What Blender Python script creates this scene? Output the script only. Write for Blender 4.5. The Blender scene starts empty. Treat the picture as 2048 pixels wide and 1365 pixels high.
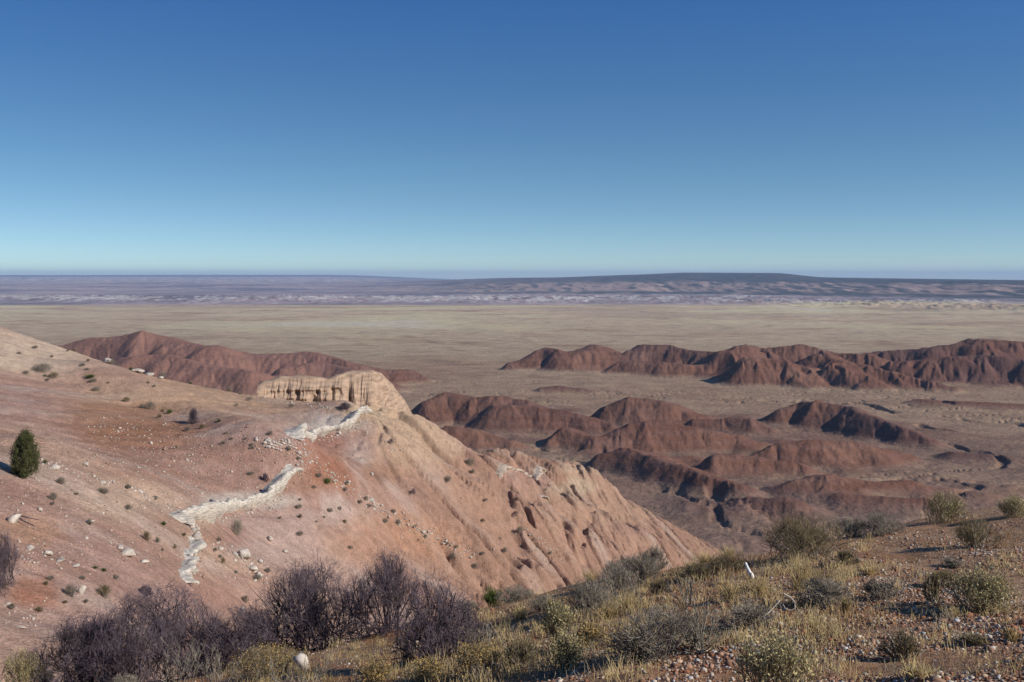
import bpy, math, random
import numpy as np
from mathutils import Vector, Matrix
R = math.radians
rng = np.random.default_rng(7)
random.seed(7)
scene = bpy.context.scene
col = scene.collection

# ------------------------------------------------------------------ camera
F, UC, VH = 2200.0, 1024.0, 553.0        # focal length and principal column, horizon row, of the 2048 px photo
cam_d = bpy.data.cameras.new('camera'); cam = bpy.data.objects.new('camera', cam_d); col.objects.link(cam)
cam.location = (0, 0, 0); cam.rotation_euler = (R(90), 0, 0)
cam_d.sensor_width = 36; cam_d.lens = F/2048*36; cam_d.shift_y = -129.5/2048
cam_d.clip_start = 0.3; cam_d.clip_end = 120000
scene.camera = cam
# ------------------------------------------------------------------ sky, sun, exposure
SUN_EL, SUN_AZ = R(29), R(22)             # azimuth: degrees behind the camera's right hand
sd = Vector((math.cos(SUN_EL)*math.cos(SUN_AZ), -math.cos(SUN_EL)*math.sin(SUN_AZ), math.sin(SUN_EL)))
world = bpy.data.worlds.new('World'); scene.world = world; world.use_nodes = True
nt = world.node_tree; bg = nt.nodes['Background']
sky = nt.nodes.new('ShaderNodeTexSky'); sky.sky_type = 'NISHITA'; sky.sun_disc = False
sky.sun_elevation = SUN_EL; sky.sun_rotation = math.atan2(sd.x, sd.y)
sky.altitude = 1700; sky.air_density = 1.0; sky.dust_density = 0.0; sky.ozone_density = 3.0
tint = nt.nodes.new('ShaderNodeMix'); tint.data_type = 'RGBA'; tint.blend_type = 'MULTIPLY'
tint.inputs['Factor'].default_value = 1.0; 
sx = nt.nodes.new('ShaderNodeSeparateXYZ'); tc0 = nt.nodes.new('ShaderNodeTexCoord'); nt.links.new(tc0.outputs['Generated'], sx.inputs[0])
rp = nt.nodes.new('ShaderNodeValToRGB'); nt.links.new(sx.outputs['Z'], rp.inputs[0]); nt.links.new(rp.outputs[0], tint.inputs[7])
rp.color_ramp.elements[0].position = 0.0; rp.color_ramp.elements[0].color = (.96, .95, .80, 1)
rp.color_ramp.elements[1].position = 0.27; rp.color_ramp.elements[1].color = (0.40, .83, 1.20, 1)
e_ = rp.color_ramp.elements.new(.10); e_.color = (0.74, .96, .92, 1)
nt.links.new(sky.outputs[0], tint.inputs[6])
def mr(src, a, b, c, d):
    m_ = nt.nodes.new('ShaderNodeMapRange'); m_.inputs[1].default_value = a; m_.inputs[2].default_value = b; m_.inputs[3].default_value = c; m_.inputs[4].default_value = d; nt.links.new(src, m_.inputs[0]); return m_.outputs[0]
def mul(a, b):
    m_ = nt.nodes.new('ShaderNodeMath'); m_.operation = 'MULTIPLY'; nt.links.new(a, m_.inputs[0]); nt.links.new(b, m_.inputs[1]); return m_.outputs[0]
cs = nt.nodes.new('ShaderNodeVectorMath'); cs.operation = 'MULTIPLY'; cs.inputs[1].default_value = (14, 14, 90); nt.links.new(tc0.outputs['Generated'], cs.inputs[0])
cn = nt.nodes.new('ShaderNodeTexNoise'); cn.inputs['Scale'].default_value = 1; cn.inputs['Detail'].default_value = 4; nt.links.new(cs.outputs[0], cn.inputs['Vector'])
cf_ = mul(mul(mr(cn.outputs['Fac'], .45, .7, 0, .55), mr(sx.outputs['X'], .2, .36, 0, 1)), mul(mr(sx.outputs['Z'], .001, .006, 0, 1), mr(sx.outputs['Z'], .010, .019, 1, 0)))
cm_ = nt.nodes.new('ShaderNodeMix'); cm_.data_type = 'RGBA'; nt.links.new(cf_, cm_.inputs[0]); nt.links.new(tint.outputs[2], cm_.inputs[6]); cm_.inputs[7].default_value = (4.6, 5.0, 5.4, 1)
nt.links.new(cm_.outputs[2], bg.inputs[0])
bg.inputs[1].default_value = 0.132
tc = nt.nodes.new('ShaderNodeTexCoord'); mp = nt.nodes.new('ShaderNodeVectorMath'); mp.operation = 'MULTIPLY_ADD'; mp.inputs[1].default_value = (1, 1, 2.3); mp.inputs[2].default_value = (0, 0, 0.03)
nt.links.new(tc.outputs['Generated'], mp.inputs[0]); nrm = nt.nodes.new('ShaderNodeVectorMath'); nrm.operation = 'NORMALIZE'
nt.links.new(mp.outputs[0], nrm.inputs[0]); nt.links.new(nrm.outputs[0], sky.inputs[0])
sun_d = bpy.data.lights.new('sun', 'SUN'); sun_d.energy = 5.0; sun_d.angle = R(0.5); sun_d.color = (1, 0.94, 0.86)
sun = bpy.data.objects.new('sun', sun_d); col.objects.link(sun)
sun.rotation_euler = sd.to_track_quat('Z', 'Y').to_euler()
vs = scene.view_settings; vs.view_transform = 'Standard'; vs.look = 'None'; vs.gamma = 1; vs.exposure = 0
scene.render.engine = 'CYCLES'

# ------------------------------------------------------------------ numpy noise
def hsh(ix, iy, seed):
    n = (ix.astype(np.int64)*374761393 + iy.astype(np.int64)*668265263 + seed*974711777).astype(np.uint32)
    n = (n ^ (n >> np.uint32(13)))*np.uint32(1274126177); n ^= n >> np.uint32(16)
    n *= np.uint32(2246822519); n ^= n >> np.uint32(13)
    return n
def h01(ix, iy, seed): return hsh(ix, iy, seed).astype(np.float32)*np.float32(1/4294967296)
def gnoise(x, y, seed=0):
    ix = np.floor(x); iy = np.floor(y); fx = (x-ix).astype(np.float32); fy = (y-iy).astype(np.float32)
    sx = fx*fx*fx*(fx*(fx*6-15)+10); sy = fy*fy*fy*(fy*(fy*6-15)+10)
    out = 0
    for i in (0, 1):
        for j in (0, 1):
            a = h01(ix+i, iy+j, seed)*np.float32(2*math.pi)
            v = np.cos(a)*(fx-i) + np.sin(a)*(fy-j)
            out = out + v*(sx if i else 1-sx)*(sy if j else 1-sy)
    return out*1.5
def fbm(x, y, seed=0, oct=4, gain=0.5, ridged=False):
    s = 0; a = 1; t = 0
    for o in range(oct):
        v = gnoise(x*2**o+o*17.3, y*2**o-o*9.1, seed+o*31)
        if ridged: v = 1-2*np.abs(v)
        s = s+v*a; t += a; a *= gain
    return s/t
def sstep(a, b, x):
    t = np.clip((x-a)/(b-a), 0, 1); return t*t*(3-2*t)
def smax(a, b, k):
    h = np.maximum(k-np.abs(a-b), 0)/k; return np.maximum(a, b)+h*h*k*0.25
def smin(a, b, k): return -smax(-a, -b, k)
def tps(pts, vals, lam=0.0):
    P = np.array(pts, float); n = len(P); sc = P.std(axis=0).mean(); Pn = P/sc
    d2 = ((Pn[:, None]-Pn[None])**2).sum(-1); K = 0.5*d2*np.log(d2+1e-12)+lam*np.eye(n)
    A = np.zeros((n+3, n+3)); A[:n, :n] = K; A[:n, n] = 1; A[:n, n+1:] = Pn; A[n, :n] = 1; A[n+1:, :n] = Pn.T
    w = np.linalg.solve(A, np.concatenate([vals, np.zeros(3)]))
    def f(x, y):
        x = x/sc; y = y/sc; o = w[n]+w[n+1]*x+w[n+2]*y
        for i in range(n):
            d = (x-Pn[i, 0])**2+(y-Pn[i, 1])**2+1e-12
            o = o+w[i]*0.5*d*np.log(d)
        return o
    return f
def erode(x, y, gx, gy, freq, seed, octs=4, branch=1.2, gain=0.5):
    """gullies that run down the slope of the base surface; result 0 (gully bottom) .. 1 (rounded ridge)"""
    m = np.sqrt(gx*gx+gy*gy)+1e-6
    nx = gx/m; ny = gy/m; hx = 0; hy = 0; tot = 0; a = 1.0; ta = 0; f = freq
    for o in range(octs):
        px = x*f; py = y*f; ipx = np.floor(px); ipy = np.floor(py); fx = (px-ipx).astype(np.float32); fy = (py-ipy).astype(np.float32)
        dx = ny+hy*branch; dy = -(nx+hx*branch); dm = np.sqrt(dx*dx+dy*dy)+1e-6; dx = dx/dm; dy = dy/dm
        c = 0; s = 0; wt = 0
        for i in (-1, 0, 1):
            for j in (-1, 0, 1):
                ox = fx-i-h01(ipx+i, ipy+j, seed+o); oy = fy-j-h01(ipx+i, ipy+j, seed+o+77)
                w = np.maximum(1.44-(ox*ox+oy*oy), 0)**2
                mg = (ox*dx+oy*dy)*np.float32(2*math.pi)
                c = c+np.cos(mg)*w; s = s-np.sin(mg)*w; wt = wt+w
        c = c/(wt+1e-4); s = s/(wt+1e-4)
        r = np.sqrt(np.clip(0.5+0.5*c, 0, 1)+0.003)
        tot = tot+r*a; ta += a
        hx = hx+s*dx*a; hy = hy+s*dy*a
        a *= gain; f *= 2
    return tot/ta

# ------------------------------------------------------------------ terrain: one height field sampled on rings round the viewpoint
def rows():
    r = [1.2]
    def seg(to, d):
        n = int(math.log(to/r[-1])/d); r.extend(list(r[-1]*np.exp(np.log(to/r[-1])*np.arange(1, n+1)/n)))
    seg(4, .03); seg(28, .006); seg(50, .006); seg(230, .0032); seg(420, .01); seg(1500, .0033); seg(5200, .0045); seg(13500, .0035); seg(27000, .02); seg(34000, .012)
    return np.array(r)
rr = rows()
th = np.concatenate([[-180, -150, -120, -95, -75, -60], np.arange(-52, -27.5, 1.2), np.linspace(-27, 27, 1180), np.arange(28, 53, 1.2), [60, 75, 95, 120, 150, 180]])*math.pi/180
NR, NT = len(rr), len(th)
thc = np.clip(th, R(-34), R(34))
X = (rr[:, None]*np.sin(th)[None]).astype(np.float64); Y = rr[:, None]*np.cos(th)[None]
XX = rr[:, None]*np.sin(thc)[None]; D = rr[:, None]*np.cos(thc)[None]
U = UC+F*np.tan(thc)[None]+0*D
LD = np.log(D)
def P(u, v, d): return ((u-UC)/F*d, d, -(v-VH)/F*d)
def cubic(xs, ys):
    xs = np.array(xs, float); ys = np.array(ys, float)
    return lambda x: np.interp(x, xs, ys)
def smooth_interp(xs, ys, x, w=30):     # piecewise linear, softened
    return (np.interp(x-w, xs, ys)+np.interp(x, xs, ys)*2+np.interp(x+w, xs, ys))/4

# foreground rim ------------------------------------------------------------
fg_pts = [(1900,1365,6.3),(1400,1365,6.8),(1050,1365,8.2),(700,1365,11),(350,1365,15.5),(0,1365,18),(-400,1365,20),
          (2048,1200,10.2),(1600,1200,10.8),(1250,1210,12.5),(950,1290,12.6),(700,1300,15),
          (2400,1000,24),(2048,1005,24),(1900,1018,22.5),(1750,1048,20.5),(1580,1085,19),(1400,1112,18.5),(1250,1135,18.5),(1000,1188,18),(830,1225,18),(700,1262,18),(500,1325,19),(350,1368,20)]
fp = [P(*p) for p in fg_pts]+[(0, 0, -1.65), (3, 1.0, -1.4), (-4, 1.5, -2.3), (0, -8, -1.5)]
f_fg = tps([(a[0], a[1]) for a in fp], [a[2] for a in fp], 1e-4)
near = rr < 60
Z = np.full((NR, NT), -1e3)
nn = int(near.sum())
zf = f_fg(XX[:nn], np.minimum(D[:nn], 26))
rim_u = [-600, 0, 350, 500, 700, 830, 1000, 1250, 1400, 1580, 1750, 1900, 2048, 2600]
rim_d = [20, 19, 20, 19, 18, 18, 18, 18.5, 18.5, 19, 20.5, 22.5, 24, 27]
Drim = smooth_interp(rim_u, rim_d, U[0], 60)
Zrim = f_fg(XX[0]/D[0]*Drim, Drim)
ZF = np.full((NR, NT), -1e3)
ZF[:nn] = smin(zf, Zrim[None]+0.10*(D[:nn]-Drim[None])*0-0.62*(D[:nn]-Drim[None])+0.12, 1.2)
ZF[nn:] = Zrim[None]-0.62*(D[nn:]-Drim[None])
ZF[:nn] += 0.10*fbm(X[:nn]/1.6, Y[:nn]/1.6, 3, 4)+0.02*fbm(X[:nn]*2.5, Y[:nn]*2.5, 4, 3)

# left hillside -------------------------------------------------------------
hp = [(-300,560,140),(20,655,132),(200,712,136),(400,768,140),(520,790,142),(620,800,146),(740,812,150),(850,858,156),(940,905,165),(1040,925,182),(1180,958,200),(1300,1022,205),(1430,1092,212),(1550,1180,210),(1750,1320,205),(2100,1560,200),
      (-300,750,95),(20,800,100),(200,820,104),(400,860,108),(560,880,116),(700,850,128),(760,870,132),(860,920,138),(1000,960,152),(1150,1010,165),(1300,1085,178),(1500,1200,180),
      (-300,900,66),(20,905,72),(120,905,76),(250,940,80),(400,975,86),(480,990,90),(590,950,98),(640,930,104),(740,960,112),(860,1000,120),(1000,1050,130),(1150,1110,142),(1300,1180,150),(1500,1300,150),
      (80,930,62),(230,985,66),(375,1045,74),(480,1040,84),(560,1020,90),(650,1010,98),(760,1050,106),(880,1100,112),(1000,1150,116),(1150,1210,120),
      (20,1040,50),(200,1080,54),(380,1110,64),(500,1100,76),(620,1110,86),(760,1150,92),(900,1200,96),(1050,1260,100),
      (20,1200,39),(200,1200,44),(380,1210,54),(520,1210,66),(660,1230,76),(800,1280,80),
      (20,1330,32),(200,1330,36),(380,1340,46),(520,1350,56),(700,1400,66),(1000,1450,84)]
hw = [P(*p) for p in hp]
f_h = tps([(a[0], a[1]) for a in hw], [a[2] for a in hw], 2e-4)
i0 = int(np.searchsorted(rr, 24)); i1 = int(np.searchsorted(rr, 430))
hs = slice(i0, i1)
# coarse evaluation, then bilinear
ri = np.unique(np.concatenate([np.arange(i0, i1, 6), [i1-1]])); ti = np.unique(np.concatenate([np.arange(0, NT, 6), [NT-1]]))
zc = f_h(XX[np.ix_(ri, ti)], D[np.ix_(ri, ti)])
tmp = np.stack([np.interp(np.arange(NT), ti, zc[k]) for k in range(len(ri))])
a = np.arange(i0, i1); k = np.clip(np.searchsorted(ri, a, side='right')-1, 0, len(ri)-2); t = ((a-ri[k])/(ri[k+1]-ri[k]))[:, None]
zh = tmp[k]*(1-t)+tmp[k+1]*t
cu = [-600, -300, 20, 200, 400, 520, 620, 740, 850, 940, 1040, 1180, 1300, 1430, 1550, 1750, 2100, 2600]
cd = [140, 140, 132, 136, 140, 142, 146, 150, 156, 165, 182, 200, 205, 212, 210, 205, 200, 200]
Dc = smooth_interp(cu, cd, U[0], 40)
jc = np.array([np.interp(Dc[q], D[i0:i1, q], zh[:, q]) for q in range(NT)])
ZH = np.full((NR, NT), -1e3)
front = np.where(D[hs] < Dc[None]*1.12, zh, -1e3)
# beyond the crest continue the front slope flat so that the fall behind wins
front = np.where(D[hs] < Dc[None]*1.05, zh, jc[None]+0.0*D[hs]+2)
back = jc[None]-0.50*(D[hs]-Dc[None])
ZH[hs] = smin(front, back+0.6, 3.0)
def seg_dist(px, py, A, B):
    dx, dy = B[0]-A[0], B[1]-A[1]; L = dx*dx+dy*dy+1e-9
    t = np.clip(((px-A[0])*dx+(py-A[1])*dy)/L, 0, 1)
    return np.sqrt((px-A[0]-t*dx)**2+(py-A[1]-t*dy)**2), t
def col_of(u): return int(np.argmin(np.abs(th-math.atan((u-UC)/F))))
def hit(Zf, u, v, dmin=0, dmax=1e9):
    """first point of the surface Zf that the sight line of pixel (u, v) meets"""
    q = col_of(u); e = -(v-VH)/F; s = Zf[:, q]/D[:, q]
    ok = (s >= e) & (D[:, q] >= dmin) & (D[:, q] <= dmax)
    if not ok.any(): return None
    i = int(np.argmax(ok)); x = (u-UC)/F*D[i, q]
    return Vector((x, D[i, q], Zf[i, q]))
# spur crests and swales on the hillside
ZH0x = ZH.copy()
def add_line(Zf, sl, pix, amp, w):
    pts = [hit(Zf, *p, dmin=28) for p in pix]; pts = [p for p in pts if p]
    best = np.zeros((sl.stop-sl.start, NT))
    for A, B in zip(pts[:-1], pts[1:]):
        d, _ = seg_dist(XX[sl], D[sl], A, B)
        best = np.maximum(best, np.exp(-(d/w)**2))
    Zf[sl] += amp*best
Hb = ZH.copy()
add_line(Hb, hs, [(60,915),(240,972),(380,1040),(420,1085),(520,1150),(640,1230)], 1.5, 4.0)
add_line(Hb, hs, [(200,760),(390,838),(545,893),(600,920),(700,985),(850,1072),(1000,1140),(1080,1180)], 1.9, 4.5)
add_line(Hb, hs, [(700,842),(760,890),(850,950),(1000,1030),(1120,1085),(1230,1130)], 2.2, 5)
add_line(Hb, hs, [(860,880),(960,950),(1080,1000),(1200,1060),(1330,1110)], 2.0, 5)
add_line(Hb, hs, [(250,870),(420,930)], -1.0, 8)
add_line(Hb, hs, [(480,1075),(600,1130),(700,1170)], -0.9, 6)
add_line(Hb, hs, [(1110,968),(1150,962),(1182,968)], 2.6, 5)
add_line(Hb, hs, [(1010,925),(1045,922)], 1.6, 4)
ZH = Hb
def grads(Zf, sl):
    Zs = Zf[sl]; dr = np.gradient(Zs, rr[sl], axis=0); dt = np.gradient(Zs, thc+1e-5*th, axis=1)/rr[sl][:, None]
    dt = np.clip(dt, -3, 3)
    st, ct = np.sin(th)[None], np.cos(th)[None]
    return (dr*st+dt*ct).astype(np.float32), (dr*ct-dt*st).astype(np.float32)
gx, gy = grads(ZH, hs)
_z = ZH; gx0, gy0 = grads(ZH0x, hs)
er = erode(X[hs], Y[hs], gx, gy, 1/8.0, 11, 4, 0.8, 0.45)
zone = sstep(700, 1000, U[hs]+(D[hs]-100)*1.2)*sstep(60, 95, D[hs])
zone2 = 0.16+0.84*zone
ZH[hs] += (er-0.7)*0.35*zone2
def streak(x, y, gx, gy, size, L, seed, n=13):
    m = np.sqrt(gx*gx+gy*gy)+1e-6; dx, dy = gx/m, gy/m; s = 0
    for k_ in range(n):
        t_ = (k_/(n-1)-.5)*L; s = s+gnoise((x+dx*t_)/size, (y+dy*t_)/size, seed)
    s = s/n; return s/(s.std()+1e-6)
def wdir(a, b):
    A_, B_ = hit(ZH, *a, dmin=28), hit(ZH, *b, dmin=28); v_ = np.array([B_.x-A_.x, B_.y-A_.y]); return v_/np.linalg.norm(v_)
da, db, dc = wdir((640, 930), (760, 1010)), wdir((900, 930), (1090, 1110)), wdir((1180, 985), (1240, 1085))
w_ = np.interp(U[hs], [560, 800, 1020, 1200], [0, 1, 1, 2])+.12*gnoise(X[hs]/16, Y[hs]/16, 505)
w1, w2 = np.clip(w_, 0, 1), np.clip(w_-1, 0, 1)
gm = np.hypot(gx0, gy0)+1e-6; ux, uy = -gx0/gm, -gy0/gm
sx_, sy_ = ((da[k_]*(1-w1)+db[k_]*w1)*(1-w2)+dc[k_]*w2 for k_ in (0, 1))
gx0 = (.8*sx_+.2*ux).astype(np.float32); gy0 = (.8*sy_+.2*uy).astype(np.float32)
q1 = streak(X[hs], Y[hs], gx0, gy0, 4.6, 44, 501, 32)
q2 = streak(X[hs], Y[hs], gx0, gy0, 1.3, 15, 502, 26)
g1_ = np.minimum(np.sqrt((q1*1.1)**2+.015), 1)**.8; g2_ = np.minimum(np.abs(q2)*1.2, 1)**.8
ZH[hs] += (g1_-.75)*1.85*(.10+.90*zone)*np.interp(U[hs], [1000, 1200, 1400], [1, .6, .35])+(g2_-.75)*.34*(.15+.85*zone)
def carve(Zf, sl, pix, depth, w):
    a_, b_ = pix[0], pix[1]; pix = [(a_[0]-(b_[0]-a_[0])*.8, a_[1]-(b_[1]-a_[1])*.8)]+list(pix)+[(pix[-1][0]*1.7-pix[-2][0]*.7, pix[-1][1]*1.7-pix[-2][1]*.7)]
    pts = [hit(Zf, *q, dmin=28) for q in pix]; pts = [q for q in pts if q]
    m = np.full(D[sl].shape, 1e9); tt = 0*m
    jx = .5*gnoise(X[sl]/3.5, Y[sl]/3.5, 401); jy = .5*gnoise(X[sl]/3.5, Y[sl]/3.5, 402)
    for k_, (A, B) in enumerate(zip(pts[:-1], pts[1:])):
        d, t = seg_dist(XX[sl]+jx, D[sl]+jy, A, B); b = d < m; m = np.where(b, d, m); tt = np.where(b, (k_+t)/(len(pts)-1), tt)
    dd = depth*np.sin(np.clip(tt, .04, 1)**.7*math.pi*.82+.1)
    Zf[sl] -= dd*np.clip(1-m/w, 0, 1)**1.3
    Zf[sl] += dd*.45*np.exp(-((m-w*1.15)/(w*.6))**2)
for pix, dp, w in [([(1009,955),(1008,975),(1003,1005),(1006,1028)],1.5,2.4),([(1045,985),(1051,1010),(1052,1040),(1056,1070)],1.4,2.4),([(1120,1035),(1141,1068),(1158,1105),(1170,1140)],1.8,3.0),
    ([(950,950),(956,975),(962,1003)],1.2,2.2),([(880,1015),(886,1040),(893,1078)],1.1,2.0),([(960,1045),(994,1075),(1018,1116),(1059,1150)],1.6,2.6),([(805,945),(825,980),(845,1015),(872,1070)],1.3,2.2),
    ([(855,900),(868,925),(882,950)],.9,1.6),([(893,918),(905,945),(915,965)],.9,1.6),([(925,1020),(950,1065),(985,1110),(1015,1140)],1.4,2.4),([(745,920),(748,945),(752,965)],1.3,2.4),
    ([(1085,1040),(1110,1085),(1130,1120)],1.0,2.0),([(860,965),(890,1000),(930,1040),(960,1080)],1.0,1.8),([(1110,980),(1118,1000),(1122,1015)],.9,1.8),([(1180,970),(1195,1000),(1210,1030),(1235,1065)],1.2,2.4),
    ([(1150,960),(1160,990),(1175,1020)],1.0,2.0),([(1240,990),(1265,1030),(1280,1062)],1.2,2.4),([(1290,1010),(1320,1050),(1335,1075)],1.0,2.2),([(1190,1060),(1215,1085),(1230,1105)],1.0,2.0),
    ([(780,1050),(840,1095),(890,1130),(930,1165)],.8,1.8),([(700,1075),(780,1120),(850,1170)],.7,1.6),([(620,960),(680,1000),(740,1050)],.6,1.8),([(640,900),(670,950),(710,1000)],.8,2.4)]:
    carve(ZH, hs, pix, dp*.07, w*.5)
er2 = erode(X[hs], Y[hs], gx, gy, 1/1.7, 21, 2, 1.0, 0.5)
ZH[hs] += (er2-0.7)*0.5*(0.12+0.88*zone)
ZH[hs] += 0.5*fbm(X[hs]/14, Y[hs]/14, 41, 4)*(1-0.5*zone)+0.05*fbm(X[hs]/1.2, Y[hs]/1.2, 42, 3)
er_h = er

# valley floor, red hills, far country --------------------------------------
FL = -85.0
zt_d = [100, 1500, 2500, 3600, 4200, 5200, 7000, 9500, 12000, 16000, 20000, 26000, 80000]
zt_z = [FL, -85, -87, -88, -86, -84, -78, -66, -50, -25, 5, 30, 40]
v0 = int(np.searchsorted(rr, 120)); vsl = slice(v0, NR)
ZV = np.full((NR, NT), -1e3)
Dv = D[vsl]
base = np.interp(LD[vsl], np.log(zt_d), zt_z)
xw, yw = X[vsl], Y[vsl]
base = base+1.1*fbm(xw/90, yw/90, 51, 5)*sstep(1e9, 1, Dv)*0+1.6*fbm(xw/110, yw/110, 51, 4)*sstep(7000, 1500, Dv)
base = base+0.25*fbm(xw/9, yw/9, 57, 3)*sstep(1600, 700, Dv)
base = base+3.5*sstep(560, 380, Dv)*(0.4+fbm(xw/45, yw/45, 58, 4, ridged=True)*0.6)
# right part rises a little towards the mesa, left stays low
mesa_m = smooth_interp([-600, 700, 1000, 1250, 3000], [0, 0, .75, 1, 1], U[0], 60)
top_v = smooth_interp([-600, 700, 870, 940, 1120, 1200, 1290, 1370, 1560, 1640, 1800, 2048, 2600], [560, 560, 556, 551.5, 553, 551, 549, 545.5, 546.5, 555, 557.5, 561, 566], U[0], 12)
dr_shift = np.interp(U[0], [-600, 900, 1400, 2048, 2600], [1, 1, .97, .74, .68])   # the scarp comes nearer on the right
ztop = -(top_v-VH)/F*8200*dr_shift
Ds = Dv/dr_shift[None]
mz = np.zeros_like(base)
cols = [np.interp(LD[vsl][:, 0]*0+np.log(Ds[:, q]), np.log([100, 1500, 2500, 3600, 4300, 5000, 5600, 6200, 6900, 7500, 8200, 9000, 12000, 80000]),
        [FL, -85, -86, -87, -85, -81, -75, -55+0.2*(ztop[q]+25), -46+0.3*(ztop[q]+25), -36+0.75*(ztop[q]+25), ztop[q], ztop[q]-1, ztop[q]-30, -400]) for q in range(NT)]
mz = np.stack(cols, 1)
mm = mesa_m[None]
base = base*(1-mm)+(mz+ (base-np.interp(LD[vsl], np.log(zt_d), zt_z)))*mm
# scalloped cliffs and badland bands far out: ridged relief
cl = fbm(xw/330, yw/800, 71, 4, ridged=True)
base += mm*sstep(5000, 6000, Ds)*sstep(8100, 7000, Ds)*cl*20
cl2 = fbm(xw/150, yw/220, 73, 4, ridged=True)
bad = sstep(3350, 3700, Ds)*sstep(5200, 4400, Ds)*sstep(-.35, .25, fbm(xw/700, yw/500, 75, 3)+.15)
cl3 = fbm(xw/48, yw/90, 76, 3, ridged=True)
base += bad*(2+6*cl2+7*cl3)
base += (1-mm)*sstep(5000, 7000, Dv)*sstep(26000, 15000, Dv)*(7*cl+5*cl2)
base += sstep(27000, 31000, Dv)*(1-mm)*np.maximum(0, 40+45*gnoise(xw/5200, yw/9000+5, 77)+18*gnoise(xw/1500, yw/3000, 78))*sstep(60,500,U[vsl])
ZV[vsl] = base

def ridge(nodes):
    out = []
    for (u, vt, vb, hw) in nodes:
        D0 = -FL*F/(vb-VH); k = (vt-VH)/F; h = (-FL-k*D0)/(1+1.575*k); Rr = max(hw*D0/F, 2.1*h); Dn = D0+0.75*Rr
        h = -FL-k*Dn
        out.append(((u-UC)/F*Dn, Dn, max(h, 1.5), Rr))
    return out
RED = [  # (column, top row, foot row, half width px) along each ridge
 [(1030,722,740,34),(1090,694,739,60),(1120,702,742,55)],
 [(1110,720,742,40),(1180,690,742,88),(1225,705,743,60)],
 [(1215,735,744,28),(1150,728,745,30)],
 [(1260,700,742,60),(1290,689,742,60),(1340,692,744,60),(1400,699,748,55),(1430,703,752,50)],
 [(1240,724,748,45),(1330,722,752,50),(1400,728,754,45),(1450,730,756,45)],
 [(1450,700,756,50),(1480,691,752,70),(1530,694,752,70),(1590,691,752,75),(1650,700,754,70),(1720,707,756,70)],
 [(1500,715,770,60),(1570,722,772,60),(1620,735,774,45)],
 [(1640,708,768,70),(1700,730,776,60),(1780,742,780,50),(1860,762,784,40),(1920,774,786,28)],
 [(1560,730,772,45),(1600,748,776,30)],[(1680,728,778,50),(1720,752,781,32)],
 [(1730,708,748,60),(1800,700,752,65),(1880,690,756,80),(1950,680,758,95),(2048,684,760,95),(2200,690,764,90)],
 [(1780,722,762,50),(1860,718,766,50),(1960,712,770,60),(2048,720,774,60),(2150,724,776,60)],
 [(1090,774,784,20),(1130,769,784,38),(1175,778,786,26)],
 [(2000,752,772,40),(2080,750,776,50)],
 # middle mounds
 [(850,806,850,34),(895,784,846,62),(950,792,848,55),(1010,798,852,50),(1060,808,856,40)],
 [(1000,815,862,50),(1080,818,866,50),(1160,832,868,40),(1220,848,872,30)],
 [(1215,812,848,34),(1262,797,850,55),(1330,803,852,48),(1375,820,854,32)],
 [(1385,842,864,26),(1440,838,866,36),(1500,844,870,34),(1545,856,872,20)],
 [(1545,824,850,30),(1590,808,852,42),(1625,803,858,46),(1690,818,868,50),(1750,836,880,46),(1810,858,892,38),(1845,872,896,24)],
 [(1190,884,906,28),(1240,862,906,48),(1285,845,906,60),(1340,850,904,58),(1400,864,904,46),(1470,872,906,40)],
 [(1100,882,902,22),(1130,859,902,40),(1180,876,908,36)],
 [(870,868,902,40),(900,854,900,44),(960,866,902,46),(1020,884,906,38)],
 [(1500,912,938,36),(1560,888,938,56),(1640,880,940,72),(1730,892,938,56),(1800,906,932,30)],
 [(1205,914,945,26),(1250,902,950,46),(1320,925,975,48),(1400,955,998,44),(1470,980,1012,36)],
 [(1420,930,960,50),(1520,924,962,60),(1600,934,966,55)],
 [(1560,985,1010,60),(1680,970,1012,90),(1800,978,1010,70)],
 [(1480,1010,1040,60),(1570,1020,1050,60)],[(1700,1010,1040,80),(1850,1016,1045,60)],
 [(1900,905,925,50),(2000,915,932,50)],[(1860,800,815,60),(1960,806,822,70),(2060,810,825,60)],
 # left far group
 [(60,702,752,60),(170,682,752,60),(235,672,755,70),(285,667,758,80),(345,680,762,66),(420,690,768,60)],
 [(250,715,775,60),(330,712,780,60),(420,730,786,55),(500,742,790,55)],
 [(440,700,760,60),(490,706,764,55),(540,706,764,60),(600,703,766,60),(650,710,768,52),(700,722,770,46)],
 [(560,735,784,50),(640,726,782,60),(700,738,784,46)],
 [(710,730,766,40),(760,738,768,42),(800,740,766,32),(825,750,766,18)],
]
r0 = int(np.searchsorted(rr, 300)); r1 = int(np.searchsorted(rr, 2100)); rs = slice(r0, r1)
px, py = XX[rs], D[rs]
red = np.zeros_like(px)
warp = 9*gnoise(px/60, py/60, 81)+4*gnoise(px/22, py/22, 82); warp2 = 9*gnoise(px/60, py/60, 83)+4*gnoise(px/22, py/22, 84)
wx, wy = px+warp*sstep(300,900,py), py+warp2*sstep(300,900,py)
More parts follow.
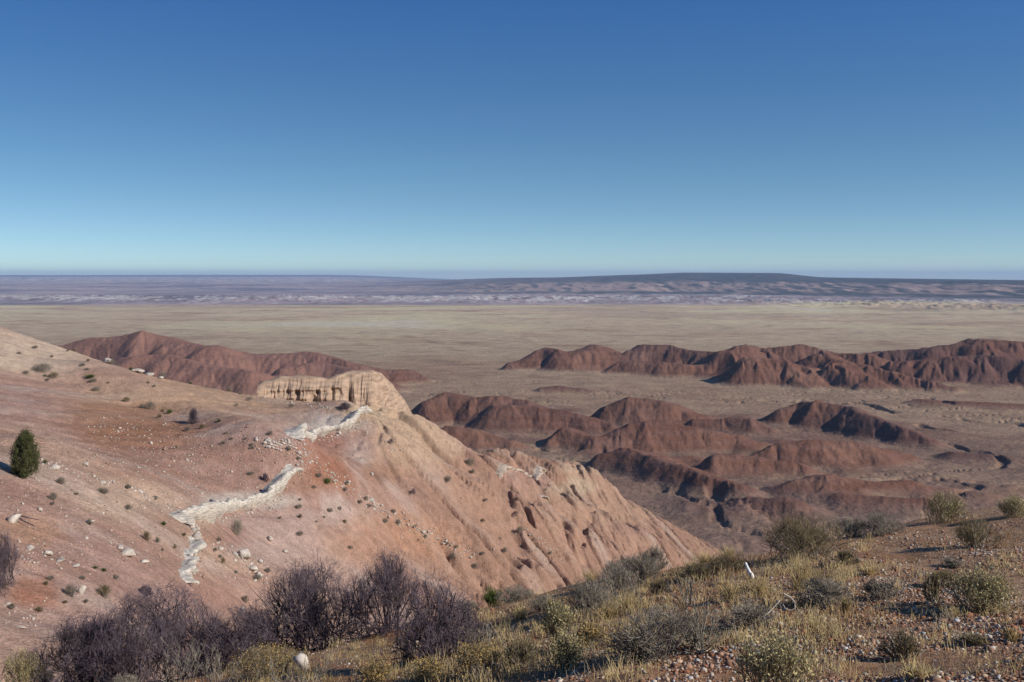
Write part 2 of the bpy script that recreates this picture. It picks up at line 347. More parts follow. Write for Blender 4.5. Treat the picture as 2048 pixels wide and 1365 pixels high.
for nodes in RED:
    N = ridge(nodes); acc = np.zeros_like(px)
    for A, B in zip(N[:-1], N[1:]):
        mR = max(A[3], B[3])+15
        lo = max(int(np.searchsorted(rr[rs], min(A[1], B[1])-mR-30)), 0); hi = int(np.searchsorted(rr[rs], (max(A[1], B[1])+mR+30)*1.3))
        if hi <= lo: continue
        ss = (slice(lo, hi), slice(None))
        d, t = seg_dist(wx[ss], wy[ss], A, B)
        Rr = A[3]+(B[3]-A[3])*t; h = A[2]+(B[2]-A[2])*t
        side = (wx[ss]-(A[0]+t*(B[0]-A[0])))/(d+1e-3)
        Re = Rr*(1.38+.0*side+np.where(side < 0, .62*side, .12*side))
        q = np.clip(np.sqrt((d/Re)**2+.010)-.02, 0, 1)
        acc[ss] = np.maximum(acc[ss], h*(.62*(1-q)**1.3+.45*(.5+.5*np.cos(np.pi*q))))
    kk_ = 3.0*np.clip(np.minimum(acc, red)/3, 0, 1)+1e-3; red = smax(red, acc, kk_)
red = np.maximum(red, 0)
reg_m = np.zeros_like(px)
Vf = VH-F*FL/py                       # row of the flat floor
for (u_, v_, ru, rv) in [(1080,860,300,45),(1330,860,220,50),(1600,870,300,60),(1380,930,260,60),(1600,960,330,60),(1560,1030,260,30),(960,875,150,35),(1900,1000,200,40)]:
    reg_m = np.maximum(reg_m, sstep(1.15, .5, np.sqrt(((U[rs]-u_)/ru)**2+((Vf-v_)/rv)**2)+.3*gnoise(px/70, py/70, 131)))
kn = fbm(wx/52, wy/60, 133, 4)
kn2 = 1-2*np.abs(gnoise(wx/34, wy/44, 137)); kn2 = kn2*.5+.5*kn
red = red+reg_m*np.maximum(0, kn+.05)*4.5+reg_m*np.maximum(0, kn2)*2.0*sstep(.5, 4, red)
red = red*(1+.10*gnoise(wx/38, wy/38, 139))
red_field = np.zeros((NR, NT)); red_field[rs] = red
Zt = ZV.copy(); Zt[rs] += red
gx, gy = grads(Zt, rs)
sc = np.clip(py/900, .55, 1.2)
e1 = erode(X[rs], Y[rs], gx, gy, 1/38.0, 91, 4, 1.1, 0.55)
slope = np.sqrt(gx*gx+gy*gy)
amt = sstep(0.4, 5, red)*(0.25+0.75*sstep(.05, .35, slope))
sharp = 0.42+1.05*sstep(1350, 1500, U[rs])*sstep(700, 900, py)
Zt[rs] += (e1-0.72)*6.5*amt*sharp*np.clip(py/850, .7, 1.3)
e2 = erode(X[rs], Y[rs], gx, gy, 1/9.0, 95, 3, 1.0, 0.5)
Zt[rs] += (e2-0.72)*1.4*amt*np.clip(py/850, .8, 1.2)*1.2
Zt[rs] += 0.5*(1-amt)*0
# arroyos cut into the valley floor
def trench(pix, depth, w):
    pts = [(((u-UC)/F)*(-FL*F/(v-VH)), -FL*F/(v-VH)) for u, v in pix]
    lo = max(int(np.searchsorted(rr[rs], min(p[1] for p in pts)-25)), 0); hi = int(np.searchsorted(rr[rs], max(p[1] for p in pts)*1.25+25))
    ss = slice(lo+r0, hi+r0)
    dx = 7*gnoise(X[ss]/26, Y[ss]/26, 101)+2*gnoise(X[ss]/7, Y[ss]/7, 102); dy = 7*gnoise(X[ss]/26, Y[ss]/26, 103)+2*gnoise(X[ss]/7, Y[ss]/7, 104)
    m = np.full(X[ss].shape, 1e9)
    for A, B in zip(pts[:-1], pts[1:]):
        d, _ = seg_dist(XX[ss]+dx, D[ss]+dy, A, B); m = np.minimum(m, d)
    w = w*.55; depth = depth*.36
    Zt[ss] -= depth*sstep(w, w*.35, m)*sstep(7, 1.5, red_field[ss])
trench([(1050,901),(1110,903),(1180,912),(1235,928),(1290,948),(1340,966),(1400,990),(1440,1004),(1475,1028),(1540,1050),(1600,1060)], 5.5, 7)
trench([(1840,852),(1880,860),(1905,866)], 5, 7)
trench([(1860,880),(1910,890),(1950,902),(1990,918),(2005,938)], 4.5, 5)
trench([(1700,806),(1745,812),(1782,826)], 7, 10)
trench([(1540,803),(1590,807),(1600,803)], 6, 9)
trench([(1900,968),(1940,985),(1900,1010)], 3, 3.5)
trench([(1840,798),(1870,806),(1900,815)], 6, 9)
trench([(1660,1000),(1560,985)], 2, 4)
trench([(840,850),(900,862),(940,870)], 4, 7); trench([(960,880),(1000,893),(1035,899)], 4, 6)
trench([(1330,990),(1370,1010),(1410,1035),(1440,1060),(1480,1085)], 4, 5)
trench([(2048,852),(1980,842),(1930,838)], 5, 8)
# many small wandering cracks
wig = fbm(X[rs]/70, Y[rs]/28, 111, 3)
crack = np.exp(-(wig/0.02)**2)*sstep(.0, .3, gnoise(X[rs]/160, Y[rs]/120, 112))*sstep(1.2, .3, red)*sstep(1100, 600, py)
Zt[rs] -= 1.5*crack
ZV = Zt
# --------------------------------------------------------------- merge
Z = np.maximum(ZF, np.maximum(smax(ZH, ZV, 3.0), smax(ZF, ZH, 1.0)*0-1e3))
Zfull = smax(ZF, smax(ZH, ZV, 3.0), 0.8)
Z = np.where(Zfull < -900, -90, Zfull)
reg = np.zeros((NR, NT), np.int8)      # 0 ground, 1 hillside, 2 valley, 3 red hills, 4 far country
reg[(ZH > ZF)] = 1
reg[(ZV > np.maximum(ZF, ZH))] = 2
reg[(reg == 2) & (red_field > 1.2)] = 3
reg[(reg == 2) & (D > 3300*np.where(mesa_m > .3, dr_shift, 1)[None])] = 4
V = VH-F*Z/D
print('grid', NR, NT)

# --------------------------------------------------------------- natural colours of the soils (vertex attribute)
def mix(a, b, t): return a*(1-t[..., None])+np.array(b)*t[..., None]
C = np.zeros((NR, NT, 3))
n1 = fbm(X/40, Y/40, 201, 5); n2 = fbm(X/6, Y/6, 202, 4); n3 = fbm(X/1.1, Y/1.1, 203, 4)
def blob(u, v, ru, rv, lo=0.0):
    q = np.sqrt(((U-u)/ru)**2+((V-v)/rv)**2)+0.45*n2+.35*n1+.25*n3; return sstep(1.25, 0.35, q)
# foreground soil
m = reg == 0
cf = mix(np.broadcast_to([.38, .19, .095], (NR, NT, 3)), [.46, .28, .16], sstep(-.3, .5, n3)); cf = mix(cf, [.36, .235, .15], sstep(0, .6, n2)*.5)
cf = mix(cf, [.34,.23,.15], sstep(1500,2000,U)*.5)
C[m] = cf[m]
# hillside
T_TAN, T_PINK, T_RED, T_ORA, T_PALE = [.385, .255, .18], [.345, .215, .165], [.25, .13, .085], [.325, .19, .125], [.48, .40, .33]
ch = mix(np.broadcast_to(T_PINK, (NR, NT, 3)), T_TAN, sstep(-.35, .35, n1))
ch = mix(ch, T_RED, sstep(.15, .6, n2+n1*.6)*.35)
ch = mix(ch, T_PALE, sstep(.2, .7, n2-n1*.4)*.35)
ch = mix(ch, T_ORA, zone_full*.75 if False else 0*n1)
zf_ = np.zeros((NR, NT)); zf_[hs] = zone
ch = mix(ch, T_ORA, zf_*.8)
ch = mix(ch, T_RED, zf_*sstep(.0, .5, n1)*.3)
Q1 = np.zeros((NR, NT)); Q1[hs] = q1; Q2 = np.zeros((NR, NT)); Q2[hs] = q2
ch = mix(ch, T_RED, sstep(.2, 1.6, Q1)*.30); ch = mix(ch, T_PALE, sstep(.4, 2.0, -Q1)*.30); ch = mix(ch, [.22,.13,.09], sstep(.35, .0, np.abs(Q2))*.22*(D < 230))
for (u, v, ru, rv, cc, am) in [(650,848,100,24,[.50,.43,.36],.85),(585,880,40,16,[.48,.41,.34],.8),(490,1002,95,17,[.48,.41,.34],.8),(60,700,180,50,[.50,.38,.27],.8),(380,790,260,45,[.42,.27,.165],.7),(250,845,130,45,[.27,.14,.08],.7),(300,870,120,35,[.25,.12,.065],.6),
        (350,930,200,60,T_RED,.35),(590,842,60,16,T_RED,.5),(640,880,110,26,[.30,.15,.11],.8),(600,960,50,25,T_RED,.5),(640,910,60,40,[.30,.15,.10],.6),
        (720,905,35,50,[.42,.33,.28],.4),(850,870,110,45,[.40,.27,.22],.7),(660,950,60,40,[.26,.11,.06],.7),(760,945,60,25,[.27,.14,.085],.6),
        (540,1080,130,55,[.40,.28,.23],.7),(620,1110,150,70,[.42,.29,.22],.5),(440,1075,60,25,[.30,.16,.11],.6),(800,1080,140,60,[.38,.20,.115],.6),
        (70,1190,60,40,[.27,.11,.06],.7),(40,1060,120,30,[.40,.22,.12],.5),(250,1000,140,50,[.46,.33,.23],.5),(150,1240,160,40,T_PINK,.6),
        (1060,960,70,30,[.30,.18,.145],.45),(1250,1000,170,70,[.37,.24,.16],.5),(1180,940,130,12,[.42,.31,.21],.5),(1260,1060,60,16,[.29,.17,.13],.45),(480,1180,120,50,[.34,.19,.14],.6),
        (1150,975,50,22,[.43,.34,.23],.6),(760,800,100,60,[.46,.33,.21],.9),(830,880,90,70,[.44,.30,.19],.8)]:
    ch = mix(ch, cc, blob(u, v, ru, rv)*am)
ch = ch*(1+.16*n3+.10*fbm(X/.35, Y/.35, 205, 2))[..., None]
C[reg == 1] = ch[reg == 1]
# valley floor
f1 = fbm(X/210, Y/160, 211, 5); f2 = fbm(X/42, Y/34, 212, 4); f3 = fbm(X/520, Y/430, 213, 5)
cv = mix(np.broadcast_to([.455, .35, .23], (NR, NT, 3)), [.36, .25, .155], sstep(-.1, .5, f1))
cv = mix(cv, [.20, .135, .10], sstep(.05, .55, f2+.4*f1)*.6)
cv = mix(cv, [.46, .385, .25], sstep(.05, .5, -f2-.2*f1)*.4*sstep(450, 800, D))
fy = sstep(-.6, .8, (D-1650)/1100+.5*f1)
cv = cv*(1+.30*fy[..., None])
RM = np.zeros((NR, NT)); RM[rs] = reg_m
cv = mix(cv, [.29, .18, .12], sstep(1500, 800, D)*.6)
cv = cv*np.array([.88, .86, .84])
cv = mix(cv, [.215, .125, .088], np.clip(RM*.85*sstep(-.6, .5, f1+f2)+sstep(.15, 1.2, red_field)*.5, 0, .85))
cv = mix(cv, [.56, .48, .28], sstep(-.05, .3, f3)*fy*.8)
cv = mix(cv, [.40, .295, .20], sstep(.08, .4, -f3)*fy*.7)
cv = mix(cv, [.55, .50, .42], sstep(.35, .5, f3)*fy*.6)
cv = mix(cv, [.19,.12,.09], sstep(720,460,D)*sstep(-.6,.3,f1+f2)*.8)
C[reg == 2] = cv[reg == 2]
# red hills
rf = np.clip(red_field/14, 0, 1)
cr = mix(np.broadcast_to([.158, .074, .048], (NR, NT, 3)), [.21, .108, .070], sstep(-.3, .5, f2))
cr = mix(cr, [.105, .062, .055], sstep(-.1, .4, f1+.3*f2)*.7)
cr = mix(cr, [.30,.155,.11], sstep(820,600,U)*.6)
strat = np.sin((Z+0.8*n1)*1.7)*.5+.5
cr = mix(cr, [.25, .15, .125], strat*.22)
cr = mix(cr, [.12,.06,.05], sstep(1600,1900,U)*sstep(700,900,D)*.35)
tv = sstep(0.3, 3.2, red_field+1.0*f2)
cmix = cv*(1-tv[..., None])+cr*tv[..., None]
mk = (reg == 2) | (reg == 3)
C[mk] = cmix[mk]
# far country
g1 = fbm(X/900, Y/700, 221, 5); g2 = fbm(X/160, Y/260, 222, 4); g3 = fbm(X/38, Y/120, 226, 4)
cfar = mix(np.broadcast_to([.34, .27, .27], (NR, NT, 3)), [.17, .15, .18], sstep(-.2, .4, g1))
cfar = mix(cfar, [.46,.35,.31], sstep(.1, .6, -g1+.4*g2)*.5)
Dn_ = D/np.where(mesa_m > -1, 1+(dr_shift-1)*mesa_m, 1)[None]
wb = sstep(3350, 3600, Dn_)*sstep(4900, 4300, Dn_)
cfar = mix(cfar, [.50, .45, .40], wb*sstep(.0, .3, g3*.7+.5*g2+.8*gnoise(X/1400, Y/900, 231)-.25+.2*sstep(500,1100,U)*sstep(2100,1500,U))*.9)
cfar = mix(cfar, [.22,.14,.12], wb*sstep(.05,.35,-g3-.3*g2)*.6)
left = 1-mesa_m[None]
cfar = mix(cfar, [.66, .55, .44], left*sstep(9000, 11500, D)*sstep(19000, 14500, D)*sstep(.0, .25, g3*.6+.6*g2+.3*g1)*.85)
cfar = mix(cfar, [.08, .085, .08], left*sstep(17000, 19000, D))
cfar = mix(cfar, [.62,.60,.58], sstep(27500, 29000, D))
mt = mesa_m[None]
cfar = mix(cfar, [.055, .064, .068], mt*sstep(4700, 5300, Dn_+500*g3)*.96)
cfar = mix(cfar, [.56, .38, .31], mt*sstep(5300, 5600, Dn_)*sstep(6700, 6200, Dn_)*sstep(0.05, .45, fbm(X/80, Y/500, 224, 5, ridged=True)*.6+.4*g3+.35*gnoise(X/900, Y*0, 229))*.6)
cfar = mix(cfar, [.44, .35, .29], mt*sstep(4600, 5200, Dn_)*sstep(5700, 5300, Dn_)*sstep(.1, .4, g2)*.5)
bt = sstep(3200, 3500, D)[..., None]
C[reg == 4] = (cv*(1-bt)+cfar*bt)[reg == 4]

# --------------------------------------------------------------- materials and meshes
def soil_mat(name, s1, s2, bump, bdist, contrast=.35, rough=.95, speck=None):
    m = bpy.data.materials.new(name); m.use_nodes = True; n = m.node_tree; L = n.links
    b = n.nodes['Principled BSDF']; b.inputs['Roughness'].default_value = rough; b.inputs['Specular IOR Level'].default_value = 0.05
    at = n.nodes.new('ShaderNodeAttribute'); at.attribute_name = 'soil'
    geo = n.nodes.new('ShaderNodeNewGeometry')
    n1 = n.nodes.new('ShaderNodeTexNoise'); n1.inputs['Scale'].default_value = s1; n1.inputs['Detail'].default_value = 6; n1.inputs['Roughness'].default_value = .65
    n2 = n.nodes.new('ShaderNodeTexNoise'); n2.inputs['Scale'].default_value = s2; n2.inputs['Detail'].default_value = 4; n2.inputs['Roughness'].default_value = .6
    for q in (n1, n2): L.new(geo.outputs['Position'], q.inputs['Vector'])
    r = n.nodes.new('ShaderNodeMapRange'); r.inputs[1].default_value = .3; r.inputs[2].default_value = .7; r.inputs[3].default_value = 1-contrast; r.inputs[4].default_value = 1+contrast
    r2 = n.nodes.new('ShaderNodeMapRange'); r2.inputs[1].default_value = .3; r2.inputs[2].default_value = .7; r2.inputs[3].default_value = 1-contrast; r2.inputs[4].default_value = 1+contrast
    L.new(n1.outputs['Fac'], r.inputs[0]); L.new(n2.outputs['Fac'], r2.inputs[0])
    mu = n.nodes.new('ShaderNodeMath'); mu.operation = 'MULTIPLY'; L.new(r.outputs[0], mu.inputs[0]); L.new(r2.outputs[0], mu.inputs[1])
    vm = n.nodes.new('ShaderNodeVectorMath'); vm.operation = 'SCALE'; L.new(at.outputs['Color'], vm.inputs[0]); L.new(mu.outputs[0], vm.inputs['Scale'])
    out = vm.outputs[0]
    if speck:
        vo = n.nodes.new('ShaderNodeTexVoronoi'); vo.inputs['Scale'].default_value = speck[0]; L.new(geo.outputs['Position'], vo.inputs['Vector'])
        cm = n.nodes.new('ShaderNodeMapRange'); cm.inputs[1].default_value = speck[1]; cm.inputs[2].default_value = speck[1]*.6; L.new(vo.outputs['Distance'], cm.inputs[0])
        sep = n.nodes.new('ShaderNodeSeparateColor'); L.new(vo.outputs['Color'], sep.inputs[0])
        th_ = n.nodes.new('ShaderNodeMath'); th_.operation = 'GREATER_THAN'; th_.inputs[1].default_value = speck[2]; L.new(sep.outputs[0], th_.inputs[0])
        ml = n.nodes.new('ShaderNodeMath'); ml.operation = 'MULTIPLY'; L.new(cm.outputs[0], ml.inputs[0]); L.new(th_.outputs[0], ml.inputs[1])
        mx = n.nodes.new('ShaderNodeMix'); mx.data_type = 'RGBA'; L.new(ml.outputs[0], mx.inputs[0]); L.new(out, mx.inputs[6]); mx.inputs[7].default_value = (*speck[3], 1)
        out = mx.outputs[2]
    L.new(out, b.inputs['Base Color'])
    bp = n.nodes.new('ShaderNodeBump'); bp.inputs['Strength'].default_value = bump; bp.inputs['Distance'].default_value = bdist
    ad = n.nodes.new('ShaderNodeMath'); ad.operation = 'ADD'; L.new(n1.outputs['Fac'], ad.inputs[0]); L.new(n2.outputs['Fac'], ad.inputs[1])
    L.new(ad.outputs[0], bp.inputs['Height']); L.new(bp.outputs[0], b.inputs['Normal'])
    return m
M_ground = soil_mat('gravelly_soil', 9, 45, .9, .05, .35, speck=(22, .35, .72, (.55, .45, .36)))
M_hill = soil_mat('clay_slope', .9, 6, .8, .18, .2)
M_valley = soil_mat('valley_soil', .05, .35, .8, 1.2, .22, speck=(.17, .14, .35, (.10, .09, .06)))
M_red = soil_mat('red_clay', .06, .4, .6, 1.0, .13)
M_far = soil_mat('far_soil', .004, .02, .4, 8, .2)

def terrain_mesh(name, faces_mask, mat, label=None, kind='structure'):
    fi, fj = np.nonzero(faces_mask)
    v = np.stack([fi*NT+fj, (fi)*NT+fj+1, (fi+1)*NT+fj+1, (fi+1)*NT+fj], 1)
    uq, inv = np.unique(v.ravel(), return_inverse=True)
    co = np.stack([X.ravel()[uq], Y.ravel()[uq], Z.ravel()[uq]], 1).astype(np.float32)
    me = bpy.data.meshes.new(name)
    me.vertices.add(len(uq)); me.vertices.foreach_set('co', co.ravel())
    me.loops.add(len(inv)); me.loops.foreach_set('vertex_index', inv.reshape(-1, 4)[:, ::-1].ravel().astype(np.int32))
    me.polygons.add(len(fi)); me.polygons.foreach_set('loop_start', np.arange(0, len(inv), 4, dtype=np.int32))
    me.polygons.foreach_set('loop_total', np.full(len(fi), 4, np.int32)) if False else None
    me.polygons.foreach_set('use_smooth', np.ones(len(fi), bool))
    me.update(calc_edges=True)
    at = me.color_attributes.new('soil', 'FLOAT_COLOR', 'POINT')
    cc = np.ones((len(uq), 4), np.float32); cc[:, :3] = C.reshape(-1, 3)[uq]
    at.data.foreach_set('color', cc.ravel())
    me.materials.append(mat)
    o = bpy.data.objects.new(name, me); col.objects.link(o); o['kind'] = kind
    if label: o['label'] = label
    return o
# visibility cull: nothing of the far back sides is dropped near the camera; everything is kept
fr = reg[:-1, :-1]
terrain_mesh('ground', fr == 0, M_ground, 'rust red gravelly soil of the rim in the foreground')
terrain_mesh('hillside', fr == 1, M_hill, 'pale pink and tan clay slope falling to the right')
terrain_mesh('valley_floor', fr == 2, M_valley, 'broad flat beige valley floor with dark washes')
terrain_mesh('red_hills', fr == 3, M_red, 'rounded dark red clay hills on the valley floor')
terrain_mesh('distant_mesa', fr == 4, M_far, 'far badlands and long flat mesa on the horizon')

# --------------------------------------------------------------- haze
me = bpy.data.meshes.new('haze'); bx = [(-90000, -300), (-4000, 82000), (-420, 60)]
vv = [(x, y, z) for x in (-36000, 36000) for y in (-3000, 35500) for z in (-520, 140)]
me.from_pydata(vv, [], [(0,1,3,2),(4,6,7,5),(0,4,5,1),(2,3,7,6),(0,2,6,4),(1,5,7,3)])
hz = bpy.data.objects.new('haze', me); col.objects.link(hz); hz['kind'] = 'stuff'; hz['label'] = 'thin blue desert haze over the far country'
m = bpy.data.materials.new('haze'); m.use_nodes = True; m.node_tree.nodes.remove(m.node_tree.nodes['Principled BSDF'])
pv = m.node_tree.nodes.new('ShaderNodeVolumePrincipled'); pv.inputs['Density'].default_value = 5e-5; pv.inputs['Color'].default_value = (.54, .72, 1, 1)
m.node_tree.links.new(pv.outputs[0], m.node_tree.nodes['Material Output'].inputs['Volume']); me.materials.append(m)
# --------------------------------------------------------------- helpers for things on the terrain
def zat(x, y):
    r = math.hypot(x, y); t = math.atan2(x, y)
    i = min(max(int(np.searchsorted(rr, r))-1, 0), NR-2); j = min(max(int(np.searchsorted(th, t))-1, 0), NT-2)
    a = (r-rr[i])/(rr[i+1]-rr[i]); b = (t-th[j])/(th[j+1]-th[j])
    return float((Z[i, j]*(1-b)+Z[i, j+1]*b)*(1-a)+(Z[i+1, j]*(1-b)+Z[i+1, j+1]*b)*a)
def at(u, v, dmin=0, dmax=1e9):
    for k in range(60):
        p = hit(Z, u, v+2*k, dmin, dmax)
        if p: return p
    return None
def simple_mat(name, c, rough=.9, var=.35, scale=40, attr=None, zs=1):
    m = bpy.data.materials.new(name); m.use_nodes = True; n = m.node_tree; L = n.links; b = n.nodes['Principled BSDF']
    b.inputs['Roughness'].default_value = rough; b.inputs['Specular IOR Level'].default_value = .15
    t = n.nodes.new('ShaderNodeTexNoise'); t.inputs['Scale'].default_value = scale; t.inputs['Detail'].default_value = 4
    g = n.nodes.new('ShaderNodeNewGeometry'); sv = n.nodes.new('ShaderNodeVectorMath'); sv.operation = 'MULTIPLY'; sv.inputs[1].default_value = (1, 1, zs); L.new(g.outputs['Position'], sv.inputs[0]); L.new(sv.outputs[0], t.inputs['Vector'])
    r = n.nodes.new('ShaderNodeMapRange'); r.inputs[1].default_value = .3; r.inputs[2].default_value = .7; r.inputs[3].default_value = 1-var; r.inputs[4].default_value = 1+var
    L.new(t.outputs['Fac'], r.inputs[0]); s = n.nodes.new('ShaderNodeVectorMath'); s.operation = 'SCALE'; L.new(r.outputs[0], s.inputs['Scale'])
    if attr:
        a = n.nodes.new('ShaderNodeAttribute'); a.attribute_name = attr; L.new(a.outputs['Color'], s.inputs[0])
    else: s.inputs[0].default_value = c
    L.new(s.outputs[0], b.inputs['Base Color'])
    bp = n.nodes.new('ShaderNodeBump'); bp.inputs['Strength'].default_value = .5; bp.inputs['Distance'].default_value = .02
    L.new(t.outputs['Fac'], bp.inputs['Height']); L.new(bp.outputs[0], b.inputs['Normal'])
    return m
def np_mesh(name, co, faces, mat, cols=None, smooth=False):
    """faces: (n, k) int array"""
    me = bpy.data.meshes.new(name); k = faces.shape[1]
    me.vertices.add(len(co)); me.vertices.foreach_set('co', np.asarray(co, np.float32).ravel())
    me.loops.add(faces.size); me.loops.foreach_set('vertex_index', faces.ravel().astype(np.int32))
    me.polygons.add(len(faces)); me.polygons.foreach_set('loop_start', np.arange(0, faces.size, k, dtype=np.int32))
    if smooth: me.polygons.foreach_set('use_smooth', np.ones(len(faces), bool))
    me.update(calc_edges=True)
    if cols is not None:
        a = me.color_attributes.new('tone', 'FLOAT_COLOR', 'POINT'); c4 = np.ones((len(co), 4), np.float32); c4[:, :3] = cols; a.data.foreach_set('color', c4.ravel())
    me.materials.append(mat); return me
def link(name, me, parent=None):
    o = bpy.data.objects.new(name, me); col.objects.link(o)
    if parent: o.parent = parent
    return o
def tag(o, label=None, cat=None, group=None, kind=None):
    if label: o['label'] = label
    if cat: o['category'] = cat
    if group: o['group'] = group
    if kind: o['kind'] = kind
    return o
def tubes(A, B, ra, rb):
    """three-sided twigs from points A to B"""
    d = B-A; d /= np.linalg.norm(d, axis=1)[:, None]+1e-9
    h = np.where(np.abs(d[:, 2:3]) < .9, [[0, 0, 1.]], [[1., 0, 0]]); s = np.cross(d, h); s /= np.linalg.norm(s, axis=1)[:, None]+1e-9; t = np.cross(d, s)
    vs_ = []
    for P_, r in ((A, ra), (B, rb)):
        for k in range(3):
            a = 2*math.pi*k/3; vs_.append(P_+(s*math.cos(a)+t*math.sin(a))*r[:, None])
    co = np.stack(vs_, 1).reshape(-1, 3); n = len(A); o = (np.arange(n)*6)[:, None]
    f = np.concatenate([o+np.array([[k, (k+1) % 3, 3+(k+1) % 3, 3+k]]) for k in range(3)])
    return co, f
def unit(v): return v/(np.linalg.norm(v, axis=1)[:, None]+1e-9)
def grow(g, n0, L0, cone, levels, kids, lr=.62, jit=.35, up=.10, r0=.012, base=.08, div=2, rmin=.0018, droop=0):
    """branching twigs; returns a list of (A, B, ra, rb) for each level"""
    a = g.uniform(0, 2*math.pi, n0); c = np.abs(g.normal(0, cone, n0)).clip(0, 1.45)
    d = np.stack([np.sin(c)*np.cos(a), np.sin(c)*np.sin(a), np.cos(c)], 1)
    p = np.stack([g.normal(0, base, n0), g.normal(0, base, n0), np.full(n0, -.04)], 1); L = L0*g.uniform(.6, 1.1, n0); r = np.full(n0, r0); out = []
    for lv in range(levels):
        As, Bs, ras, rbs = [], [], [], []; q = p; dd = d; path = [p]
        for k in range(div):
            dd = unit(dd+g.normal(0, jit*.4, dd.shape)+[0, 0, up-droop*lv]); q2 = q+dd*(L/div)[:, None]; As.append(q); Bs.append(q2)
            ras.append(r*(1-.35*k/div)); rbs.append(r*(1-.35*(k+1)/div)); q = q2; path.append(q)
        out.append(tuple(np.concatenate(z) for z in (As, Bs, ras, rbs)))
        if lv == levels-1: break
        kk = kids[lv]; n = len(p); idx = np.repeat(np.arange(n), kk); f = g.uniform(.25, 1.0, len(idx))*div; i = np.minimum(f.astype(int), div-1); fr = (f-i)[:, None]
        PT = np.stack(path); np_ = PT[i, idx]*(1-fr)+PT[i+1, idx]*fr
        d = unit(dd[idx]+g.normal(0, jit, (len(idx), 3))+[0, 0, up]); L = L[idx]*lr*g.uniform(.6, 1.2, len(idx)); r = np.maximum(r[idx]*.55, rmin); p = np_
    return out, q
def fit(levels, w, h, round_=False):
    """scale a bush to width w and height h"""
    allB = np.concatenate([l[1] for l in levels]); sx = w/2/np.percentile(np.abs(allB[:, :2]), 90 if round_ else 97); sz = h/np.percentile(allB[:, 2], 93 if round_ else 99)
    S = np.array([sx, sx, sz])
    out = []
    gg = np.random.default_rng(int(w*100))
    for A, B, a, b in levels:
        A, B = A*S, B*S
        if round_ and len(A) > 60:
            q = np.sqrt((B[:, 0]**2+B[:, 1]**2)/(w/2)**2+np.maximum(B[:, 2], 0)**2/h**2); k = q < 1.0+gg.normal(0, .07, len(q)); A, B, a, b = A[k], B[k], a[k], b[k]
        out.append((A, B, a, b))
    return out, S
M_wood = simple_mat('dark_branch', (.075, .055, .06)); M_twig = simple_mat('purple_twig', (.17, .13, .145), var=.5, scale=3)
M_gwood = simple_mat('grey_branch', (.25, .22, .18), var=.4); M_gtwig = simple_mat('grey_twig', (.25, .215, .165), var=.45, scale=5)
M_btwig = simple_mat('brown_twig', (.20, .155, .085), var=.45, scale=5); M_olive = simple_mat('olive_stem', (.25, .205, .115), var=.4, scale=6)
M_ytip = simple_mat('yellow_tip', (.44, .37, .18), var=.3, scale=9); M_gold = simple_mat('golden_tip', (.38, .25, .09), var=.35, scale=9)
M_straw = simple_mat('straw_blade', (.46, .35, .17), var=.4, scale=5); M_green = simple_mat('green_needle', (.085, .115, .028), var=.45, scale=6)
M_jun = simple_mat('juniper_needle', (.085, .088, .034), var=.5, scale=4); M_bark = simple_mat('bark', (.13, .09, .065))
M_rock = simple_mat('pale_rock', (.47, .41, .34), var=.35, scale=4); M_stone = simple_mat('stone_tones', (0, 0, 0), attr='tone', var=.25, scale=20)
M_ledge = simple_mat('white_sandstone', (.47, .42, .35), var=.45, scale=3, zs=4); M_ledge2 = simple_mat('buff_sandstone', (.42, .34, .26), var=.35, scale=3); M_butte = simple_mat('tan_sandstone', (.36, .25, .17), var=.32, scale=.7, zs=4)
def merge_lv(lv): return tuple(np.concatenate([l[i] for l in lv]) for i in range(4))
def tips(g, P_, n, size, spread=.03):
    """small leaf or flower-head quads round points P_"""
    idx = g.integers(0, len(P_), n); c = P_[idx]+g.normal(0, spread, (n, 3)); a = unit(g.normal(size=(n, 3))); b = unit(np.cross(a, g.normal(size=(n, 3))))
    s = size*g.uniform(.5, 1.3, n)[:, None]
    co = np.stack([c-a*s, c-b*s*.5, c+a*s, c+b*s*.5], 1).reshape(-1, 3); f = np.arange(4*n).reshape(-1, 4); return co, f
bush_cache = {}
